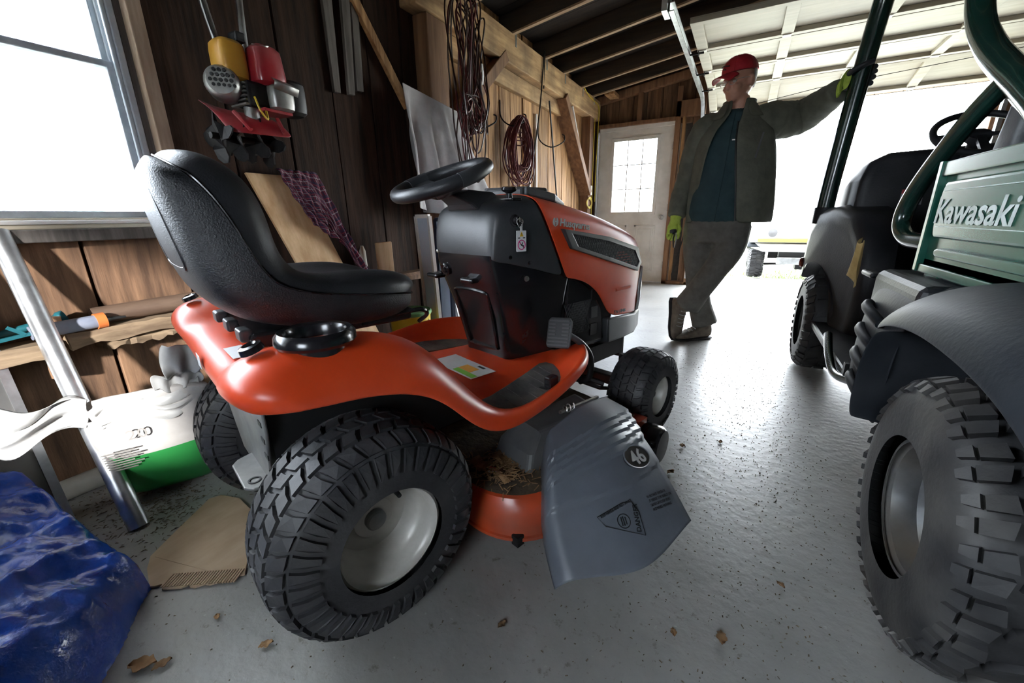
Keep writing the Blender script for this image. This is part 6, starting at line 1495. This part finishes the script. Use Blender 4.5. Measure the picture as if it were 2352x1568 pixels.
def jhook(y, z, label, s_=1.0):
    mb = MB(); mb.tube(cat_rom([(XW+.004,y-.06*s_,z+.16*s_),(XW+.02,y-.07*s_,z+.02),(XW+.10*s_,y-.02,z-.045*s_),(XW+.17*s_,y+.08*s_,z+.0),(XW+.17*s_,y+.11*s_,z+.05*s_),(XW+.15*s_,y+.10*s_,z+.065*s_)],5),.006,8)
    o = mb.build('iron_hook',IRON,None); tag(o,label,'hook','iron hooks on the wall')
jhook(3.50,1.72,'black iron hook carrying the coiled red cord'); jhook(4.30,1.66,'empty black iron hook right of the coiled red cord',1.25); jhook(2.98,1.62,'black iron hook between the hanging cords and coiled red cord')
o = MB().tube(cat_rom([(-1.86,4.10,2.10),(-1.842,4.08,2.38),(-1.838,4.05,2.33),(-1.845,3.98,1.9),(-1.86,3.88,1.5),(-1.88,3.79,1.12),(-1.88,3.78,.9)],6),.0075,8).build('black_cable',CORDK,None); tag(o,'black cable hanging over the beam beside the coiled red cord','cable')
o = MB().tube([(-1.90,4.33,2.05),(-1.905,4.62,.95)],.009,8).build('black_rod',CORDK,None); tag(o,'thin black rod standing on end under the empty wall hook','rod')
for k,(y,za,zb,lb) in enumerate(((3.98,.02,1.66,'shorter white metal strip standing against the bright boards'),(4.14,.02,1.90,'taller white metal strip standing against the bright boards'))):
    o = MB().box(XW+.006,XW+.03,y-.012,y+.012,za,zb).build('metal_strip',DOORW,None,smooth=False,bevel=.003); tag(o,lb,'metal strip','white strips on the wall')
for k,(y,lb) in enumerate(((3.62,'thin wooden stick leaning left of the other below the red coil'),(3.74,'thin wooden stick leaning right of the other below the red coil'))):
    o = MB().bar((-1.86,y-.02,.0),(XW+.02,y,1.36),.02,.02,(0,1,0)).build('wooden_stick',LW,None,smooth=False); tag(o,lb,'stick','sticks below the red coil')
# yellow cable at the corner
YC = empty('yellow_cable',(-1.85,5.2,1.0),0,'yellow cable running along the beam end and down the corner post','cable')
def yb(mb,n): o = mb.build(n,CORDY,YC); o.location = (1.85,-5.2,-1.0)
yb(MB().tube(cat_rom([(-1.842,5.16,2.40),(-1.842,5.30,2.34),(-1.842,5.5,2.31),(-1.842,5.72,2.30),(-1.842,5.82,2.25),(-1.845,5.83,2.05),(-1.845,5.80,1.6),(-1.845,5.80,1.10)],6),.006,6),'run')
yb(MB().tube(cat_rom([(-1.842,5.672,2.12),(-1.845,5.668,1.7),(-1.845,5.67,1.25),(-1.845,5.67,.7)],6),.005,6),'run')
mb = MB()
for k in range(4): mb.tube([(-1.845,5.56+.10*math.cos(a)+.01*k,1.08+(.05+.008*k)*math.sin(a)) for a in [2*PI*i/16 for i in range(16)]],.005,6,closed=True)
yb(mb,'coil')
o = MB().box(-1.858,-1.835,5.595,5.645,1.18,1.30).build('outlet_box',DOORW,None,smooth=False,bevel=.004); tag(o,'small pale outlet box on the corner post by the yellow cable','outlet')
o = MB().bar((-.655,YB+.02,.66),(-.775,YB+.0,.045),.014,.014,(0,1,0)).build('iron_bar',IRON,None,smooth=False); tag(o,'thin dark bar leaning in the stud bay right of the white door','bar')

# --- bucket, leaning panels, red jack behind the mower
BU = empty('yellow_bucket',(-1.72,1.83,0),0,'yellow plastic bucket with green lid behind the mower seat','bucket')
BUK = mat('yellow_bucket_plastic',(0.62,0.42,0.02),(0.72,0.52,0.04),scale=5,rough=.4); LID = mat('green_lid_plastic',(0.08,0.30,0.08),(0.14,0.40,0.13),scale=6,rough=.4,dust=((.4,.42,.35),.4,6))
MB().lathe([(0,0.002),(.104,.002),(.108,.012),(.122,.345),(.127,.347),(.127,.360),(.122,.361)],(0,0,0),(0,0,1),36).build('pail',BUK,BU)
MB().lathe([(.129,.352),(.131,.356),(.130,.370),(.125,.374),(.116,.367),(0,.367)],(0,0,0),(0,0,1),36).build('lid',LID,BU)
MB().tube([(.124*math.cos(a),.124*math.sin(a),.32-.09*math.sin(a-PI*1.1)) for a in [PI*1.1+PI*i/14 for i in range(15)]],.003,6).build('bail',STEEL,BU)
PIC = mat('faded_poster',(0.40,0.48,0.60),(0.62,0.66,0.72),scale=3,rough=.4); NAVY = mat('navy_frame',(0.012,0.018,0.04),(0.02,0.03,0.06),rough=.4)
for k,(y,lb,fm) in enumerate(((2.03,'thin white-edged panel leaning by the wall, nearest the yellow bucket',DOORW),(2.16,'dark framed pale blue poster leaning by the wall behind the mower',NAVY))):
    F = empty('framed_panel',(-1.70,y,0),0,lb,'framed panel','panels leaning behind the mower')
    a = Vector((-.10,.0,0)); u_ = Vector((-.02,.03,.90)) if k else Vector((-.03,-.01,.92)); n2 = Vector((.22,.97,0)).normalized()*-.012
    P4 = [Vector((.08,-.02,.0)),Vector((.08,-.02,0))+a,Vector((.08,-.02,0))+a+u_,Vector((.08,-.02,0))+u_]
    MB().add([p for p in P4]+[p+n2 for p in P4],[(0,1,2,3),(7,6,5,4),(0,4,5,1),(1,5,6,2),(2,6,7,3),(3,7,4,0)]).build('board',PIC,F,smooth=False)
    fb = MB()
    for p_,q_ in zip(P4,P4[1:]+P4[:1]): fb.bar(p_+n2*.6,q_+n2*.6,.022,.022,(.3,.9,.1))
    fb.build('frame',fm,F,smooth=False)
JA = empty('floor_jack',(-1.66,2.42,0),0,'red floor jack with a pale handle behind the mower tower','jack')
MB().box(-.06,.06,-.16,.16,.03,.11).build('chassis',RED,JA,smooth=False,bevel=.01); MB().bar((0,-.10,.10),(0,.12,.22),.05,.04).build('lift_arm',RED,JA,smooth=False,bevel=.006)
MB().lathe([(.035,0),(.035,.02),(0,.02)],(0,.12,.225),(0,0,1),18).build('saddle',GREYM,JA); MB().tube([(0,-.15,.10),(-.02,-.20,.36)],.016,10).build('handle',GALV,JA)
for x_,y_ in ((-.065,-.13),(.065,-.13),(-.065,.13),(.065,.13)): MB().lathe([(0,-.012),(.032,-.012),(.032,.012),(0,.012)],(x_,y_,.033),(1,0,0),18).build('wheel',IRON,JA)

# --- blue tarp heap
random.seed(9); rws = []
def tarp_h(x, y):
    ye = interp([(-2.0,.20),(-1.6,.235),(-1.4,.25),(-1.22,.265),(-1.0,.265)],x)[0]
    d = min(ye-y, (.262-.83*(x+1.22)-y)/1.3, (y+.95))
    if d <= 0: return 0.0
    eh = interp([(-2.0,.20),(-1.55,.20),(-1.3,.13),(-1.1,.12),(-.8,.12)],x)[0]
    return eh*(1-(1-min(1,d/.045))**2.2) + .15*(1-(1-min(1,d/.40))**1.6) + .02*math.sin(x*6+y*3)*min(1,d/.1)
for i in range(120):
    v = i/119; row = []
    for j in range(150):
        u = j/149; x = lerp(-1.725,-.70,u); y = lerp(.275,-.98,v)
        q = Vector((x*3.1,y*3.1,0)); r1 = 1-abs(noise.noise(q*1.3)*2); q2 = Vector((x*9.5+3,y*7.5,1)); r2 = 1-abs(noise.noise(q2)*2); q3 = Vector((x*24,y*24,2)); r3 = 1-abs(noise.noise(q3)*2)
        h = tarp_h(x,y); k_ = min(1,h/.07)
        z = h + k_*(.045*(r1-.6)+.030*(r2-.6)+.011*(r3-.6)); 
        row.append(Vector((x+.012*noise.noise(q2+Vector((5,0,0))),y+.012*noise.noise(q2+Vector((0,7,0))),max(.003,z) if h > 0 else -.02)))
    rws.append(row)
o = MB().grid(rws).build('blue_tarp',TARP,None,solid=.0015,ang=180); tag(o,'crumpled blue plastic tarp heaped on the floor at the wall','tarp')

# --- torn cardboard
random.seed(2)
cp = [(-1.225,.262),(-1.30,.285),(-1.345,.31),(-1.40,.40),(-1.47,.52),(-1.455,.55),(-1.38,.57),(-1.26,.55),(-1.14,.47),(-1.045,.40),(-1.06,.385)]
edge = []
for i in range(14):
    t = i/13; edge.append((lerp(-1.06,-1.215,t)+random.uniform(-.008,.008),lerp(.375,.268,t)+random.uniform(-.010,.010)-.012*math.sin(t*PI)))
CB = MB().prism(cp+edge,.002,.007,'z').build('torn_cardboard',CARD,None,smooth=False); tag(CB,'flat torn piece of brown cardboard on the concrete floor','cardboard')
fl = MB()
for i in range(26):
    t = i/25; c_ = Vector((lerp(-1.05,-1.20,t),lerp(.378,.280,t),.0085)); fl.tube([c_+Vector((-.012,.030,.001)),c_+Vector((.006,-.006,-.001))],.0028,5)
fl.build('corrugation',CARD,CB)
for (a_,b_) in (((-1.42,.47,.0075),(-1.12,.36,.0075)),((-1.33,.315,.0075),(-1.10,.37,.0075))): MB().bar(a_,b_,.0015,.0008).build('crease',CARD,CB,smooth=False)

# --- leaves and bits on the floor
random.seed(14)
def leaf(x, y, s_, label, z=.0):
    s_ *= .72
    c_ = Vector((x,y,z)); a0 = random.uniform(0,2*PI); pts = []
    for i in range(9):
        t = i/8; w_ = s_*.42*math.sin(PI*min(1,t*1.02))**.8*(1+.25*math.sin(i*2.3))
        for j in (-1,-.45,0,.45,1):
            lx, ly = (t-.5)*s_*1.4, w_*j
            pts.append(c_+Vector((lx*math.cos(a0)-ly*math.sin(a0),lx*math.sin(a0)+ly*math.cos(a0),.003+s_*.16*abs(j)**1.5+s_*.12*math.sin(t*5+a0)**2)))
    mb = MB().grid([pts[i*5:(i+1)*5] for i in range(9)])
    o = mb.build('dry_leaf',LEAF,None,solid=.0008); tag(o,label,'leaf','dry leaves on the floor')
leaf(-1.00,.165,.055,'largest curled brown leaf beside the blue tarp'); leaf(-.965,.185,.035,'smaller leaf touching the curled leaf beside the blue tarp'); leaf(-.81,.315,.03,'dry leaf between the blue tarp and the large rear tyre')
leaf(-.98,.30,.02,'tiny dark leaf between cardboard and large rear tyre'); leaf(.075,.80,.035,'curled leaf on open floor midway between both vehicles'); leaf(-.10,1.60,.032,'dry leaf on the floor right of the front mower tyre')
leaf(.035,1.70,.028,'greyish leaf farthest right of the front mower tyre'); leaf(-.115,1.39,.035,'orange-brown leaf beside the deflector edge'); leaf(-.02,.765,.022,'reddish leaf left of the curled leaf on open floor'); leaf(-.37,.60,.024,'orange leaf below the deflector'); leaf(.20,1.02,.022,'small leaf nearest the utility vehicle tyre')
leaf(-.70,.235,.025,'dry leaf at the bottom edge left of the rear tyre shadow')
mb = MB(); random.seed(33)
for i in range(3600):
    if i < 2300: x, y = random.triangular(-.35,.44,.2), random.triangular(.35,4.6,1.5)
    elif i < 2700: x, y = random.uniform(-1.4,.3), random.uniform(.2,1.0)
    else: x, y = max(-1.94,min(-1.3,random.gauss(-1.62,.13))), random.gauss(.42,.09)
    a = random.uniform(0,PI); l = random.uniform(.0008,.0036)*(1 if i < 2700 else 2.6); w_ = random.uniform(.0004,.0014); z = random.uniform(.0004,.003)
    dx, dy = math.cos(a)*l, math.sin(a)*l; ex, ey = -math.sin(a)*w_, math.cos(a)*w_
    mb.add([(x-dx-ex,y-dy-ey,.0006),(x+dx-ex,y+dy-ey,.0006),(x+dx+ex,y+dy+ey,.0006),(x-dx+ex,y-dy+ey,.0006),(x,y,z+w_)],[(0,1,4),(1,2,4),(2,3,4),(3,0,4)])
o = mb.build('floor_chaff',mat('dark_chaff',(0.09,0.07,0.05),(0.24,0.19,0.13),scale=30,rough=.9),None,smooth=False); tag(o,'scattered chaff, grit and grass clippings on the concrete','debris',kind='stuff')
# clippings on the cutting deck
mb = MB(); random.seed(8)
for i in range(420):
    x, y = random.gauss(.36,.05), random.gauss(.40,.05); z = .181+random.uniform(0,.012); a = random.uniform(0,PI); l = random.uniform(.004,.016)
    mb.bar((x-l*math.cos(a),y-l*math.sin(a),z),(x+l*math.cos(a),y+l*math.sin(a),z+random.uniform(-.003,.006)),.0025,.0012)
o = mb.build('grass_clippings',LEAF,MW,smooth=False); tag(o,kind='stuff')
for x,y,s_ in ((.33,.43,.05),(.40,.37,.04),(.30,.36,.045),(.50,.84,.05),(.47,.80,.04)):
    mb = MB().grid([[Vector((x+s_*(i-1)*.6,y+s_*(j-1)*.5,.19+.06*(x>.45)+.008*math.sin(i*2+j))) for j in range(3)] for i in range(3)]); mb.build('caught_leaf',LEAF,MW,solid=.001)

# ------------------------------------------------------------------ vehicle parked outside
CREAM = mat('pale_vehicle_paint',(0.62,0.62,0.60),(0.70,0.70,0.68),scale=4,rough=.3,coat=.3); YV = mat('yellow_vehicle_paint',(0.85,0.66,0.18),rough=.3)
OV = empty('parked_vehicle',(.85,7.6,-.02),0,'white and yellow off-road vehicle parked outside the open doorway','vehicle')
tO = Tyre(.195,.10,.20,.42,.55); trO = mud_tread(Tyre(.195,.10,.20,.42,.55),18,.012)
rpO = [(.095,.08),(.10,.078),(.095,.07),(.085,.05),(.05,.04),(0,.04)]
for x_,sg in ((-.60,-1),(.60,1)):
    for y_ in (-.40,.85): wheel('wheel',OV,(x_,y_,.207),tO,trO,rpO,RIMU,RUB,sg)
def ob(mb,n,m,**k): return mb.build(n,m,OV,**k)
ob(MB().loft([[(-.72,-.62,.52),(.72,-.62,.52),(.66,-.64,.62),(-.66,-.64,.62)],[(-.74,-.30,.58),(.74,-.30,.58),(.62,-.25,.82),(-.62,-.25,.82)],[(-.70,.35,.60),(.70,.35,.60),(.58,.35,.92),(-.58,.35,.92)]]),'hood',CREAM,bevel=.02)
ob(MB().box(-.62,.62,-.655,-.635,.535,.575),'yellow_stripe',YV,smooth=False)
ob(MB().loft([[(-.55,-.70,.40),(.55,-.70,.40),(.62,-.66,.50),(-.62,-.66,.50)],[(-.72,-.45,.45),(.72,-.45,.45),(.72,-.45,.55),(-.72,-.45,.55)]]),'front_valance',CREAM,bevel=.015)
ob(MB().box(-.36,.36,-.76,-.70,.24,.33),'bumper_bar',GALV,smooth=False,bevel=.006)
ob(MB().box(-.03,.03,-.768,-.758,.27,.30),'winch_eye',INK,smooth=False)
ob(MB().box(-.34,.34,-.66,-.5,.33,.42),'dark_opening',INK,smooth=False)
ob(MB().tube([(-.6,-.40,.20),(-.10,-.55,.24)],.018,8).tube([(.6,-.40,.20),(.10,-.55,.24)],.018,8).box(-.12,.12,-.62,-.4,.16,.24),'suspension',IRON,smooth=False)
ob(MB().box(-.45,.45,-.3,1.1,.28,.58),'chassis',IRON,smooth=False)
for x_ in (-.45,.45): ob(MB().lathe([(.06,0),(.058,.012),(0,.02)],(x_,-.64,.66),(0,-1,.1),18),'headlamp',LENS)
for x_,sg in ((-.60,-1),(.60,1)): ob(MB().loft([[(x_-.14,-.68,.46),(x_+.14,-.68,.46),(x_+.14,-.64,.50),(x_-.14,-.64,.50)],[(x_-.15,-.42,.50),(x_+.15,-.42,.50),(x_+.15,-.42,.56),(x_-.15,-.42,.56)],[(x_-.14,-.12,.40),(x_+.14,-.12,.40),(x_+.14,-.10,.46),(x_-.14,-.10,.46)]]),'mud_flare',UFEN,bevel=.01)
ob(MB().box(-.60,.60,.35,1.25,.58,.70),'body_tub',CREAM,smooth=False,bevel=.03)
# far pale shed beyond the lawn
FS = empty('distant_shed',(6,34,-.1),0,'long pale building far beyond the lawn','building')
MB().box(-22,18,0,8,0,2.7).build('wall',CREAM,FS,smooth=False); MB().add([(-22.4,-.4,2.65),(18.4,-.4,2.65),(18.4,4,4.3),(-22.4,4,4.3),(18.4,8.4,2.65),(-22.4,8.4,2.65)],[(0,1,2,3),(3,2,4,5)]).build('roof',DOORW,FS,smooth=False,solid=.08)
